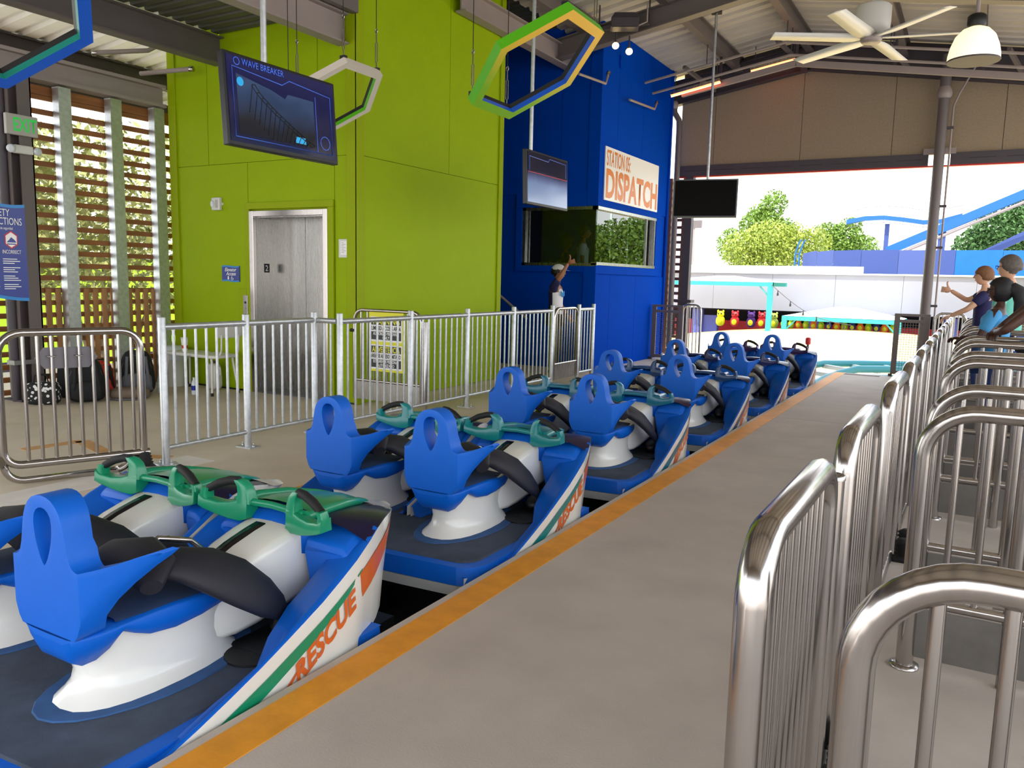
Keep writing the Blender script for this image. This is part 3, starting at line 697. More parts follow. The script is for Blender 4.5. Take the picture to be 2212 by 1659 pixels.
def make_jetski(car, cx, so):
    """one ski-shaped half of a car; so = +1 when its outer side looks to +x"""
    P = {}
    def put(mb, nm, m, par=None, **k):
        o = mb.build(nm, m, par or car, **k)
        return o
    # pedestal
    mb = MB(); rings = []
    for z, yc, hl, hw in ((0.0, 0.32, 0.36, 0.185), (0.012, 0.32, 0.345, 0.172), (0.035, 0.325, 0.325, 0.15), (0.065, 0.33, 0.305, 0.132), (0.11, 0.335, 0.30, 0.122), (0.16, 0.335, 0.315, 0.122), (0.21, 0.335, 0.345, 0.132), (0.25, 0.335, 0.36, 0.145), (0.285, 0.335, 0.36, 0.152)):
        rings.append([(cx+hw*math.copysign(abs(cos(a))**0.8, cos(a)), yc+hl*math.copysign(abs(sin(a))**0.85, sin(a)), z) for a in [2*pi*k/24 for k in range(24)]])
    ped = put(mb.rings(rings), 'pedestal', 'car_white')
    put(MB().rings([[(cx+r*cos(a), 0.33+q*sin(a), z) for a in [2*pi*k/24 for k in range(24)]] for r, q, z in ((0.24, 0.44, 0.0005), (0.235, 0.435, 0.005))]), 'base_ring', 'ring_blue', ped)
    # saddle shell
    mb = MB(); rings = []
    for y, w, zb, zt in ((-0.058, 0.13, 0.265, 0.292), (-0.052, 0.138, 0.225, 0.292), (-0.035, 0.146, 0.19, 0.292), (0.0, 0.155, 0.168, 0.292), (0.04, 0.160, 0.172, 0.292), (0.08, 0.162, 0.205, 0.292), (0.12, 0.163, 0.258, 0.294), (0.16, 0.164, 0.238, 0.296),
                          (0.22, 0.165, 0.212, 0.297), (0.32, 0.165, 0.198, 0.295), (0.44, 0.158, 0.202, 0.286), (0.56, 0.142, 0.215, 0.275), (0.64, 0.115, 0.228, 0.267), (0.67, 0.08, 0.235, 0.262)):
        h = zt-zb
        kk = 0.56+0.30*min(1.0, max(0.0, (y-0.03)/0.12)); k2 = kk+0.07; k3 = (k2+1)/2+0.04
        rings.append([(cx+w*a, y, zb+h*b) for a, b in ((-kk, 0), (-k2, 0.05), (-k3, 0.45), (-1, 0.9), (-0.97, 1.0), (-0.5, 1.01), (0, 1.02), (0.5, 1.01), (0.97, 1.0), (1, 0.9), (k3, 0.45), (k2, 0.05), (kk, 0))])
    shell = put(mb.rings(rings), 'saddle_shell', 'car_blue')
    mb = MB(); rings = []
    for y, w, zt in ((0.10, 0.13, 0.297), (0.2, 0.145, 0.299), (0.32, 0.145, 0.298), (0.44, 0.138, 0.288), (0.55, 0.118, 0.278), (0.62, 0.085, 0.271)):
        rings.append([(cx-w, y, zt), (cx-w*0.9, y, zt+0.010), (cx, y, zt+0.014), (cx+w*0.9, y, zt+0.010), (cx+w, y, zt)])
    put(mb.rings(rings, False, False), 'grip_pad', 'saddle', shell)
    # seat back: one moulded plate with forward wings and a teardrop hand hole
    o = bpy.data.objects.new('seat_back', SEAT_ME); COL.objects.link(o); o.parent = car; o.location = (cx, 0, 0)
    md = o.modifiers.new('bevel', 'BEVEL'); md.width = 0.017; md.segments = 3; md.limit_method = 'ANGLE'; md.angle_limit = radians(50)
    # restraint
    def flat_sweep(pts, wid, thk, nrm):
        mb = MB(); rings = []; V = [Vector(p) for p in pts]
        for i, p in enumerate(V):
            d = (V[min(i+1, len(V)-1)]-V[max(i-1, 0)]).normalized(); n = Vector(nrm[i]).normalized(); s = d.cross(n).normalized()
            rings.append([p + wid[i]*cos(a)*s + thk[i]*sin(a)*n for a in [2*pi*k/12 for k in range(12)]])
        return mb.rings(rings)
    rst = put(flat_sweep([(cx-0.19, 0.20, 0.40), (cx-0.13, 0.25, 0.435), (cx, 0.28, 0.45), (cx+0.13, 0.25, 0.435), (cx+0.19, 0.20, 0.40)],
                         [0.04, 0.085, 0.10, 0.085, 0.04], [0.03, 0.045, 0.048, 0.045, 0.03], [(0, -0.5, 1)]*5), 'lap_restraint', 'black_foam')
    for s in (-1, 1):
        put(flat_sweep([(cx+s*0.08, 0.27, 0.43), (cx+s*0.13, 0.36, 0.425), (cx+s*0.18, 0.45, 0.385), (cx+s*0.225, 0.55, 0.315), (cx+s*0.26, 0.645, 0.23), (cx+s*0.275, 0.715, 0.165), (cx+s*0.28, 0.745, 0.14)],
                       [0.05, 0.088, 0.112, 0.112, 0.092, 0.058, 0.015], [0.035, 0.042, 0.042, 0.038, 0.032, 0.022, 0.008],
                       [(s*0.45, 0.1, 1), (s*0.6, 0.15, 1), (s*0.8, 0.25, 0.8), (s, 0.3, 0.6), (s, 0.3, 0.5), (s, 0.3, 0.5), (s, 0.3, 0.5)]), 'thigh_pad', 'black_foam', rst)
    MB().tube([(cx-0.10, 0.30, 0.40), (cx-0.07, 0.42, 0.47), (cx-0.05, 0.55, 0.43), (cx-0.04, 0.62, 0.36)], 0.012, 8).build('restraint_arm', 'stainless', rst)
    # console
    mb = MB(); rings = []
    for y, w, zt, zb in ((0.48, 0.075, 0.225, 0.06), (0.54, 0.105, 0.28, 0.05), (0.62, 0.130, 0.328, 0.05), (0.72, 0.147, 0.368, 0.065), (0.84, 0.158, 0.402, 0.09), (0.95, 0.165, 0.425, 0.115), (1.04, 0.170, 0.440, 0.135), (1.055, 0.166, 0.436, 0.14)):
        h = zt-zb
        rings.append([(cx+w*a, y, zb+h*b) for a, b in ((-0.94, 0), (-0.99, 0.08), (-1.0, 0.5), (-0.985, 0.84), (-0.93, 0.94), (-0.80, 0.975), (-0.4, 0.995), (0, 1.0), (0.4, 0.995), (0.80, 0.975), (0.93, 0.94), (0.985, 0.84), (1.0, 0.5), (0.99, 0.08), (0.94, 0))])
    con = put(mb.rings(rings), 'console', 'car_white')
    mb = MB(); rings = []
    for y, zt in ((0.50, 0.246), (0.54, 0.28), (0.62, 0.328), (0.72, 0.368), (0.84, 0.402), (0.90, 0.414)):
        rings.append([(cx-0.062, y, zt-0.003), (cx-0.058, y, zt+0.004), (cx-0.004, y, zt+0.005), (cx+0.0, y, zt-0.001)])
    put(mb.rings(rings, False, False), 'strap_slot', 'black_gloss', con)
    # footwell lining
    mb = MB()
    for s in (-1, 1):
        wo = (0.36 if s == so else 0.30)
        x0, x1 = sorted((cx+s*0.10, cx+s*wo))
        mb.box(x0, x1, 0.60, 1.06, 0.0, 0.012); mb.box(x0, x1, 1.06, 1.10, 0.0, 0.36); mb.lathe((cx+s*0.24, 0.60, 0.0), [(0.11, 0), (0.11, 0.010)], 18)
        mb.ellipsoid((cx+s*0.22, 0.92, 0.05), 0.085, 0.20, 0.06, 12, 6)
    put(mb, 'footwell', 'black')
    # hull sides
    for s in (-1, 1):
        tab = OUT if s == so else INN
        outer = (s == so)
        sideP = []
        ys_ = YS if outer else [y for y in YS if y > 0.2]
        for y in ys_:
            zt, zb = smooth_tab(TOPZ, y), smooth_tab(BOTZ, y)
            col = []
            for k in range(5):
                z = zt+(zb-zt)*k/4
                yy = y-0.22*max(0.0, (y-1.2)/0.5)**1.5*(k/4)
                col.append((cx+s*hx(tab, y, z), yy, z))
            sideP.append(col)
        sp = put(MB().rings(sideP, False, False), 'side_panel', 'car_white')
        # lower hull
        low = []
        for y in ys_:
            zb = smooth_tab(BOTZ, y); col = []
            for k in range(4):
                z = zb-(zb+0.42)*k/3
                yy = y-0.22*max(0.0, (y-1.2)/0.5)**1.5-0.62*max(0, (y-1.0))*(k/3)-0.01
                col.append((cx+s*(hx(tab, y, zb)-0.014-0.07*(k/3)**1.5-(0.05*(k/3)*max(0, y-0.9))), yy, z+0.004))
            low.append(col)
        put(MB().rings(low, False, False), 'lower_hull', 'car_blue_gloss')
        # gunwale: top lip and inner blue wall
        gw = []
        for y in ys_:
            if y > 1.15: break
            zt = smooth_tab(TOPZ, y); xo = hx(tab, y, zt)
            k_ = min(1.0, max(0.0, (y-0.42)/0.25)); k_ = k_*k_*(3-2*k_); lip = 0.020+0.02*k_
            wsh = (0.115 if outer else 0.06)*k_+(0.09 if outer else 0.04)*max(0, min(1, (y-0.05)/0.3))*(1-0.6*k_); zs_ = zt-0.06*k_-0.9*max(0.0, zt)*(1-k_)
            if y > 0.85: wsh *= 1+0.0*(y-0.85)
            gw.append([(cx+s*xo, y, zt), (cx+s*(xo-lip*0.5), y, zt+0.006), (cx+s*(xo-lip), y, zt-0.002), (cx+s*(xo-lip-wsh*0.5), y, zs_+0.03*k_), (cx+s*(xo-lip-wsh), y, zs_), (cx+s*(xo-lip-wsh-0.02), y, zs_-0.03*k_), (cx+s*(xo-lip-wsh-0.025), y, min(0.003, zs_-0.03*k_-0.005))])
        put(MB().rings(gw, False, False), 'inner_wall', 'car_blue')
        # shoulder at the bulkhead
        mb = MB(); rings = []
        xo = hx(tab, 1.0, 0.40)
        x_in, x_out = 0.185, xo-0.05
        for y, zt in ((0.915, 0.35), (0.922, 0.375), (0.945, 0.392), (0.98, 0.41), (1.03, 0.43)):
            rings.append([(cx+s*(x_in+0.05), y+0.04, 0.05), (cx+s*x_in, y+0.03, zt-0.03), (cx+s*(x_in+0.03), y+0.01, zt), (cx+s*(x_out-0.03), y, zt), (cx+s*x_out, y, zt-0.02), (cx+s*x_out, y+0.01, 0.20), (cx+s*(x_out-0.06), y+0.04, 0.05)])
        put(MB().rings(rings), 'shoulder', 'car_blue', bevel=0.006)
        # visor between hood and gunwale
        vs_ = []
        for y in (0.99, 1.06, 1.14, 1.22, 1.30, 1.38, 1.45):
            hw = lerp_tab(HOODW, y); hz = lerp_tab(HOODZ, y); zt = smooth_tab(TOPZ, y); xo = hx(tab, y, zt)
            vs_.append([(cx+s*hw, y, hz-0.012), (cx+s*(hw+(xo-hw)*0.55), y, (hz+zt)/2+0.004), (cx+s*(xo-0.004), y, zt+0.001)])
        put(MB().rings(vs_, False, False), 'visor', 'visor')
        # decals
        def on(y, z, e=0.004): return (cx+s*(hx(tab, y, z)+e), y-0.22*max(0.0, (y-1.2)/0.5)**1.5*min(1, max(0, (smooth_tab(TOPZ, y)-z)/max(0.01, smooth_tab(TOPZ, y)-smooth_tab(BOTZ, y)))), z)
        st = []
        for i in range(21):
            y = (-0.02 if outer else 0.3)+i*(0.0485 if outer else 0.033)
            zt = smooth_tab(TOPZ, y); a = 0.052+0.022*i/20; wv = 0.062*(1-(i/20)**4*0.9) if i > 4 else 0.062
            cols = [on(y, zt-a), on(y, zt-a-wv*0.5), on(y, zt-a-wv)]
            st.append(cols)
        o = put(MB().rings(st, False, False), 'stripe', 'accent_0', sp); P.setdefault('acc', []).append(o)
        od = []
        for i in range(11):
            f_ = i/10; y1 = 0.93+0.44*f_; y0 = 0.965+0.40*f_
            z1 = lerp_tab([(0.93, 0.285), (1.05, 0.335), (1.2, 0.372), (1.37, 0.382)], y1); z0 = lerp_tab([(0.965, 0.17), (1.10, 0.23), (1.24, 0.305), (1.37, 0.378)], y0)
            od.append([on(y1, z1), on((y1+y0)/2, (z1+z0)/2), on(y0, z0)])
        put(MB().rings(od, False, False), 'orange_flash', 'orange_decal', sp)
        if outer:
            fl_ = MB().add([on(0.62, 0.075), on(0.48, -0.075), on(0.44, -0.075)], [(0, 1, 2)]).add([on(0.555, -0.02), on(0.50, -0.08), on(0.53, -0.085)], [(0, 1, 2)])
            put(fl_, 'orange_tick', 'orange_decal', sp)
            me = text_mesh('RESCUE', 0.126, bold=0.0045, width=0.385)
            ux = Vector((0, 0.865, 0.50)); uy = Vector((0, -0.12, 0.99))
            for v in me.vertices:
                p = Vector((0, 0.565, -0.035)) + (v.co.x*1.0)*ux + v.co.y*uy
                if s < 0:
                    p = Vector((0, 0.565, -0.035)) + (0.42-v.co.x)*ux + v.co.y*uy
                v.co = Vector(on(p.y, p.z, 0.005))
            link('lettering', me, 'orange_decal', sp)
    # white nose cap and hood
    mb = MB(); rings = []
    for y in (0.98, 1.06, 1.14, 1.22, 1.30, 1.38, 1.46, 1.52, 1.57):
        hw = lerp_tab(HOODW, y); hz = lerp_tab(HOODZ, y)
        rings.append([(cx+hw*a, y, hz+0.028*(1-a*a)*min(1, hw/0.12)) for a in (-1, -0.8, -0.4, 0, 0.4, 0.8, 1)])
    hood = put(mb.rings(rings, False, False), 'hood', 'accent_0'); P['acc'].append(hood)
    for s in (-1, 1):
        pts = [(cx+s*(lerp_tab(HOODW, y)-0.004), y, lerp_tab(HOODZ, y)+0.004) for y in (0.93, 1.05, 1.2, 1.35, 1.48, 1.58)]
        o = put(MB().tube(pts, [0.026, 0.024, 0.022, 0.019, 0.014, 0.006], 8), 'hood_trim', 'accent_0', hood); P['acc'].append(o)
    mb = MB(); rings = []
    for y in (1.40, 1.45, 1.50, 1.56, 1.62, 1.67, 1.70):
        w = smooth_tab(OUT, y)*1.0; z = smooth_tab(TOPZ, y)+0.001
        rings.append([(cx-w, y, z), (cx-w*0.5, y, z+0.012), (cx, y, z+0.016), (cx+w*0.5, y, z+0.012), (cx+w, y, z)])
    put(mb.rings(rings, False, False), 'nose_cap', 'car_white')
    # centre cowl under the handlebar
    mb = MB(); rings = []
    for y, w, zt in ((0.93, 0.13, 0.42), (0.96, 0.19, 0.445), (1.02, 0.22, 0.455), (1.12, 0.22, 0.455)):
        rings.append([(cx-w, y, 0.30), (cx-w, y, zt-0.02), (cx-w*0.85, y, zt), (cx+w*0.85, y, zt), (cx+w, y, zt-0.02), (cx+w, y, 0.30)])
    put(mb.rings(rings), 'cowl', 'car_blue')
    # handlebar
    hb = put(MB().tube([(cx-0.20, 0.93, 0.485), (cx, 0.935, 0.492), (cx+0.20, 0.93, 0.485)], 0.017, 8), 'handlebar', 'accent_0'); P['acc'].append(hb)
    for s in (-1, 1):
        mb = MB()
        def q(u, w_, dy=0.0): return (cx+s*(0.155+u), 0.925-0.22*u+dy, 0.452+w_)
        def slabring(pts):  # closed D outline swept with a flattened section
            V = [Vector(p) for p in pts]; n = len(V); R_ = []
            ax = Vector((s*1.0, -0.22, 0)).normalized(); nn = ax.cross(Vector((0, 0, 1))).normalized()
            return V, nn
        # block with tapering posts
        mb.rings([[q(u, w0-0.0, dy) for dy in (-0.036, 0.036)]+[q(u, w1, dy) for dy in (0.030, -0.030)] for u, w0, w1 in ((-0.035, -0.035, 0.055), (0.0, -0.05, 0.05), (0.06, -0.045, 0.032), (0.12, -0.032, 0.026), (0.19, -0.012, 0.036), (0.215, 0.0, 0.055))])
        mb.rings([[q(u+a, w_, dy) for a, dy in ((-0.030*k, -0.028*k), (0.030*k, -0.028*k), (0.030*k, 0.028*k), (-0.030*k, 0.028*k))] for u, w_, k in ((-0.012, 0.03, 1.15), (-0.010, 0.075, 0.95), (-0.002, 0.105, 0.85), (0.018, 0.128, 0.75), (0.035, 0.134, 0.6))])
        mb.rings([[q(u+a, w_, dy) for a, dy in ((-0.018, -0.024), (0.018, -0.024), (0.018, 0.024), (-0.018, 0.024))] for u, w_ in ((0.197, 0.03), (0.198, 0.06), (0.188, 0.082))])
        h = put(mb, 'grip_block', 'accent_0', hb, bevel=0.010); P['acc'].append(h)
        put(MB().tube([q(0.025, 0.126), q(0.07, 0.124), q(0.13, 0.106), q(0.185, 0.076)], [0.020, 0.0205, 0.0205, 0.018], 10), 'rubber_grip', 'rubber', hb)
    return P['acc']
HOODW = [(0.93, 0.215), (1.06, 0.21), (1.2, 0.185), (1.35, 0.135), (1.48, 0.07), (1.58, 0.012)]
HOODZ = [(0.93, 0.472), (1.06, 0.476), (1.2, 0.462), (1.35, 0.43), (1.48, 0.388), (1.58, 0.352)]

def make_car():
    car = thing('coaster_car', '', 'coaster car', (-2.985, 0, 0))
    acc = []
    # deck with rounded rear corners
    def outline(w, yr, yf, r):
        pts = [(w, yf)]
        pts += [(-w, yf)]
        pts += [(-w+r-r*cos(radians(a)), yr+r-r*sin(radians(a))) for a in range(0, 91, 15)]
        pts += [(x, yr-0.03*(1-(x/(w-r))**2)+0.0) for x in (-0.4, -0.2, 0.2, 0.4)]
        pts += [(w-r+r*sin(radians(a)), yr+r-r*cos(radians(a))) for a in range(0, 91, 15)]
        return pts
    def deck(w, yr, yf, r, z0, z1, w2=None, dy=0.0):
        a = outline(w, yr, yf, r); b = outline(w2 or w, yr+dy, yf, r)
        n = len(a)
        mb = MB(); mb.rings([[(x, y, z0) for x, y in a], [(x, y, z1) for x, y in b]], True, True, False)
        return mb
    dk = deck(0.875, -0.34, 1.10, 0.16, -0.10, -0.006, 0.865, 0.012).build('deck', 'car_blue', car, bevel=0.018)
    deck(0.80, -0.27, 0.95, 0.12, -0.006, 0.0, 0.79, 0.008).build('deck_pad', 'deck_pad', dk)
    deck(0.84, -0.315, 1.10, 0.16, -0.17, -0.105, 0.872, -0.02).build('white_band', 'car_white', dk, bevel=0.008)
    ch = MB(); ch.box(-0.62, 0.62, -0.1, 1.5, -0.55, -0.17); ch.box(-0.15, 0.15, -0.6, 0.1, -0.45, -0.30)
    for s in (-1, 1):
        for y in (0.15, 1.2): ch.lathe((s*0.62, y, -0.55), [(0.06, -0.08), (0.16, -0.06), (0.16, 0.06), (0.06, 0.08)], 16, (1, 0, 0))
    ch.build('chassis', 'black', car)
    for cx, so in ((0.385, 1), (-0.385, -1)):
        acc += make_jetski(car, cx, so)
    return car, acc
car0, acc0 = make_car()
for o in acc0: o['acc'] = 1
CAR_LABELS = ['nearest blue and white ski-shaped coaster car with green handlebars',
              'second coaster car from the camera, with teal handlebars',
              'third coaster car from the camera, with blue-teal handlebars',
              'fourth coaster car from the camera, with dark blue handlebars',
              'fifth coaster car, just behind the front car of the train',
              'front coaster car of the train, farthest from the camera']
for k in range(6):
    c = car0 if k == 0 else copy_tree(car0)
    c.location = (-2.985, 1.50+2.18*k, 0)
    tag(c, CAR_LABELS[k], 'coaster car', 'coaster cars of the train')
    if k:
        for o in [c]+list(c.children_recursive):
            if o.get('acc'):
                o.material_slots[0].link = 'OBJECT'; o.material_slots[0].material = ACC[k]
for o in bpy.data.objects:
    if 'acc' in o: del o['acc']
# ================================================================== RAILINGS AND GATES
PK = {}
def picket_mesh(r, h, m):
    key = (r, round(h, 3), m)
    if key not in PK:
        o = MB().tube([(0, 0, 0), (0, 0, h)], r, 8, cap=False).build('picket', m); PK[key] = o.data; bpy.data.objects.remove(o)
    return PK[key]
def pickets(parent, pts, z0, z1, r, m, nm='picket'):
    me = picket_mesh(r, z1-z0, m)
    for p in pts:
        o = bpy.data.objects.new(nm, me); COL.objects.link(o); o.parent = parent; o.location = (p[0], p[1], z0)
def post(parent, x, y, h, r, m, plate=True):
    o = MB().tube([(x, y, 0), (x, y, h-0.004), (x, y, h)], [r, r, r*0.93], 12).build('post', m, parent)
    if plate:
        p = MB().box(x-0.09, x+0.09, y-0.06, y+0.06, 0, 0.012)
        for dx in (-0.065, 0.065): p.lathe((x+dx, y, 0.012), [(0.011, 0), (0.011, 0.012), (0.006, 0.013), (0.006, 0.03)], 6)
        p.build('base_plate', m, o)
    return o
def fence(label, a, b, nposts, gapn, hpost=1.15, ends=(True, True), m='galvanised', group=None):
    """straight railing from a to b (xy); nposts posts incl. ends, gapn pickets per bay"""
    t = thing('railing', label, 'railing', (a[0], a[1], 0), 0, group)
    d = Vector((b[0]-a[0], b[1]-a[1], 0)); L = d.length; u = d.normalized()
    at_ = lambda s, z=0: (u.x*s, u.y*s, z)
    for i in range(nposts):
        if (i == 0 and not ends[0]) or (i == nposts-1 and not ends[1]): continue
        p = at_(L*i/(nposts-1)); post(t, p[0], p[1], hpost, 0.03, m)
    MB().tube([at_(0, 1.075), at_(L, 1.075)], 0.026, 10).build('top_rail', m, t)
    MB().tube([at_(0, 0.135), at_(L, 0.135)], 0.020, 10).build('bottom_rail', m, t)
    pp = []
    for i in range(nposts-1):
        for k in range(gapn): pp.append(at_(L*(i+(k+1)/(gapn+1))/(nposts-1)))
    pickets(t, pp, 0.14, 1.07, 0.0115, m)
    return t
fence('short galvanised railing nearest the swing gate on the left', (-5.36, 3.95), (-5.36, 5.58), 3, 7, group='galvanised railings of the far platform')
fence('very short railing piece joining the two long railings at the corner', (-5.33, 5.60), (-5.09, 5.60), 2, 2, ends=(False, False), group='galvanised railings of the far platform')
fence('long galvanised railing in front of the green tower', (-5.06, 5.60), (-5.06, 9.90), 5, 9, group='galvanised railings of the far platform')
fence('last short railing piece in front of the blue booth', (-5.06, 10.76), (-5.06, 11.28), 2, 4, group='galvanised railings of the far platform')

def loop_gate(label, org, yaw, w, h0, h1, r, nb, m='stainless', rad=0.12, kick=False, group=None, cat='gate', hinge_post=False, rb=0.0105, name='swing_gate'):
    """gate with a rounded tubular frame; local x along the gate"""
    t = thing(name, label, cat, org, yaw, group)
    path = [(0, 0, h0)]
    path += [(rad-rad*cos(radians(a)), 0, h1-rad+rad*sin(radians(a))) for a in range(0, 91, 15)]
    path += [(w-rad+rad*sin(radians(a)), 0, h1-rad+rad*cos(radians(a))) for a in range(0, 91, 15)]
    path += [(w, 0, h0)]
    MB().tube(path, r, 12).build('frame', m, t)
    zb = h0+(0.22 if kick else 0.0)
    MB().tube([(0, 0, zb), (w, 0, zb)], r*0.8, 10).build('bottom_rail', m, t)
    if kick: MB().box(0.01, w-0.01, -0.004, 0.004, h0, zb-0.01).build('kick_plate', 'stainless_brushed', t)
    pickets(t, [(w*(k+1)/(nb+1), 0) for k in range(nb)], zb, h1-0.01, rb, m, 'bar')
    return t
# gate inside the railing line, near the booth
loop_gate('stainless gate with rounded top in the railing before the booth', (-5.06, 9.97, 0), pi/2, 0.74, 0.10, 1.10, 0.022, 8, kick=True)
# warning gate by the green tower
wg = loop_gate('stainless swing gate carrying the WARNING sign by the green tower', (-6.10, 7.0, 0), 0.0, 0.94, 0.10, 1.115, 0.021, 9, kick=True)
MB().box(0.955, 0.985, -0.02, 0.02, 0.15, 0.27).box(0.955, 0.985, -0.02, 0.02, 0.78, 0.95).build('hinge', 'black', wg)
post(wg, 1.0, 0, 1.02, 0.022, 'stainless')
MB().lathe((-0.02, -0.01, 0.88), [(0.02, -0.03), (0.02, 0.03)], 8, (1, 0, 0)).build('latch', 'black', wg)
ws = thing('warning_sign', 'bilingual WARNING ADVERTENCIA sign hung on the swing gate', 'sign', (-5.86, 6.972, 0.44))
MB().box(0, 0.48, -0.004, 0.0, 0, 0.66).build('panel', 'sign_yellow', ws)
MB().box(0.018, 0.462, -0.006, -0.004, 0.025, 0.61).build('white_field', 'sign_white', ws)
MB().box(0.018, 0.462, -0.007, -0.006, 0.30, 0.335).build('divider', 'sign_yellow', ws)
for z0, head, l1, l2, l3 in ((0.345, 'WARNING', 'LIMITED ACCESS AREA', 'AUTHORIZED PERSONNEL', 'ONLY'), (0.035, 'ADVERTENCIA', 'ÁREA DE ACCESO LIMITADO', 'SOLAMENTE PERSONAL', 'AUTORIZADO')):
    MB().box(0.03, 0.45, -0.0075, -0.006, z0+0.175, z0+0.25).build('heading_bar', 'sign_black', ws)
    MB().box(0.03, 0.45, -0.0075, -0.006, z0+0.01, z0+0.10).build('text_bar', 'sign_black', ws)
    place_text('heading', head, 0.085, 'sign_yellow', ws, (0.24, -0.0085, z0+0.183), (1, 0, 0), (0, 0, 1), align='CENTER', width=0.39, bold=0.002)
    place_text('lettering', l1, 0.062, 'sign_black', ws, (0.24, -0.0085, z0+0.118), (1, 0, 0), (0, 0, 1), align='CENTER', width=0.41, bold=0.0015)
    place_text('lettering', l2, 0.046, 'sign_white', ws, (0.24, -0.0085, z0+0.062), (1, 0, 0), (0, 0, 1), align='CENTER', width=0.36, bold=0.001)
    place_text('lettering', l3, 0.046, 'sign_white', ws, (0.24, -0.0085, z0+0.018), (1, 0, 0), (0, 0, 1), align='CENTER', xs=0.8, bold=0.001)

# big swing gate at the left edge, open with its hinge post in a rubber bellows
t = thing('swing_gate', 'large stainless swing gate with rounded corners at the left edge', 'gate', (-5.34, 3.77, 0), radians(-112))
W_, r_ = 0.92, 0.028
def gx(x, z): return (x, 0, z)
path = [gx(0.02, 0.08), gx(0.02, 0.88)]+[gx(0.02+0.13-0.13*cos(radians(a)), 0.93+0.13*sin(radians(a))) for a in range(0, 91, 15)]
path += [gx(W_-0.15+0.15*sin(radians(a)), 0.91+0.15*cos(radians(a))) for a in range(0, 91, 15)]
path += [gx(W_, 0.30)]+[gx(W_-0.11+0.11*cos(radians(a)), 0.25-0.11*sin(radians(a))) for a in range(0, 91, 15)]
path += [gx(-0.02, 0.14)]
MB().tube(path, r_, 14).build('frame', 'stainless', t)
path = [gx(W_, 0.30), gx(W_, 0.14)]+[gx(W_-0.12+0.12*cos(radians(a)), 0.06+0.09-0.12*sin(radians(a))) for a in range(0, 91, 15)]
path += [gx(0.22, 0.03)]+[gx(0.22-0.12*sin(radians(a)), 0.15-0.12*cos(radians(a))) for a in range(0, 91, 15)]
MB().tube(path, r_*0.9, 12).build('lower_loop', 'stainless', t)
pickets(t, [(0.08+0.086*k, 0) for k in range(9)], 0.14, 1.05, 0.0125, 'stainless', 'bar')
bl = MB(); prof = [(0.075, 0.02)]
for k in range(4): prof += [(0.05-0.003*k, 0.05+k*0.022), (0.066-0.005*k, 0.06+k*0.022)]
prof += [(0.035, 0.145)]
MB().lathe((0.02, 0, 0), prof, 16).build('bellows', 'rubber', t)
bp = MB().box(-0.07, 0.11, -0.09, 0.09, 0.004, 0.02)
for sx_ in (-1, 1):
    for sy_ in (-1, 1): bp.lathe((0.02+sx_*0.065, sy_*0.065, 0.02), [(0.014, 0), (0.014, 0.014)], 6)
bp.build('base_flange', 'rubber', t)
MB().box(-0.25, 0.20, -0.16, 0.16, 0.0, 0.004).build('floor_plate', 'stainless_brushed', t)
pl = MB().prism([(x, -0.036, z) for x, z in ((0.36, 0.80), (0.64, 0.80), (0.70, 0.875), (0.64, 0.95), (0.36, 0.95), (0.30, 0.875))], (0, 0.006, 0))
o = pl.build('hexagon_plate', 'sign_grey', t)
for x in (0.424, 0.596): MB().tube([(x-0.03, -0.03, 0.89), (x-0.02, 0.02, 0.89), (x+0.02, 0.02, 0.89), (x+0.03, -0.03, 0.89)], 0.004, 6).build('clamp', 'stainless', o)

# ------------------------------------------------ air gates of the near platform
GX = -0.30
cs = [2.37, 4.90, 7.20, 9.40, 11.55, 13.60]
ordn = ['first', 'second', 'third', 'fourth', 'fifth', 'sixth']
gate0 = None
def air_gate(y0, w, lab, near):
    t = loop_gate(lab, (GX, y0, 0), pi/2, w, 0.06, 1.04, 0.034, 9, rad=0.11, group='platform air gates', rb=0.013, name='air_gate')
    MB().tube([(w if near else 0, 0, 0.0), (w if near else 0, 0, 0.07)], 0.02, 10).build('pivot', 'stainless_dark', t)
    return t
for k, c in enumerate(cs):
    air_gate(c-0.96, 0.77, '%s pair of platform gates, leaf nearer the camera' % ordn[k], True)
    air_gate(c+0.19, 0.74, '%s pair of platform gates, leaf farther from the camera' % ordn[k], False)
    t = thing('gate_post', 'capped steel post between the leaves of the %s gate pair' % ordn[k], 'post', (GX-0.01, c, 0), 0, 'platform gate posts')
    MB().tube([(0, 0, 0), (0, 0, 0.96)], 0.036, 14).build('shaft', 'stainless', t)
    MB().lathe((0, 0, 0.96), [(0.038, 0), (0.038, 0.012), (0.034, 0.014)], 16).build('cap', 'stainless_brushed', t)
    MB().box(-0.08, 0.08, -0.08, 0.08, 0, 0.012).build('base_plate', 'stainless_dark', t)
    for dy in (-0.10, 0.10):
        prof = [(0.055, 0.015)]
        for q_ in range(4): prof += [(0.036, 0.03+q_*0.022), (0.048, 0.04+q_*0.022)]
        hb_ = MB().lathe((0.08, dy, 0), prof+[(0.02, 0.125)], 12).build('hinge_bellows', 'rubber', t)
        fb = MB().box(0.02, 0.14, dy-0.055, dy+0.055, 0, 0.015)
        for sx_ in (-1, 1): fb.lathe((0.08+sx_*0.045, dy, 0.015), [(0.012, 0), (0.012, 0.012)], 6)
        fb.build('flange', 'rubber', hb_)
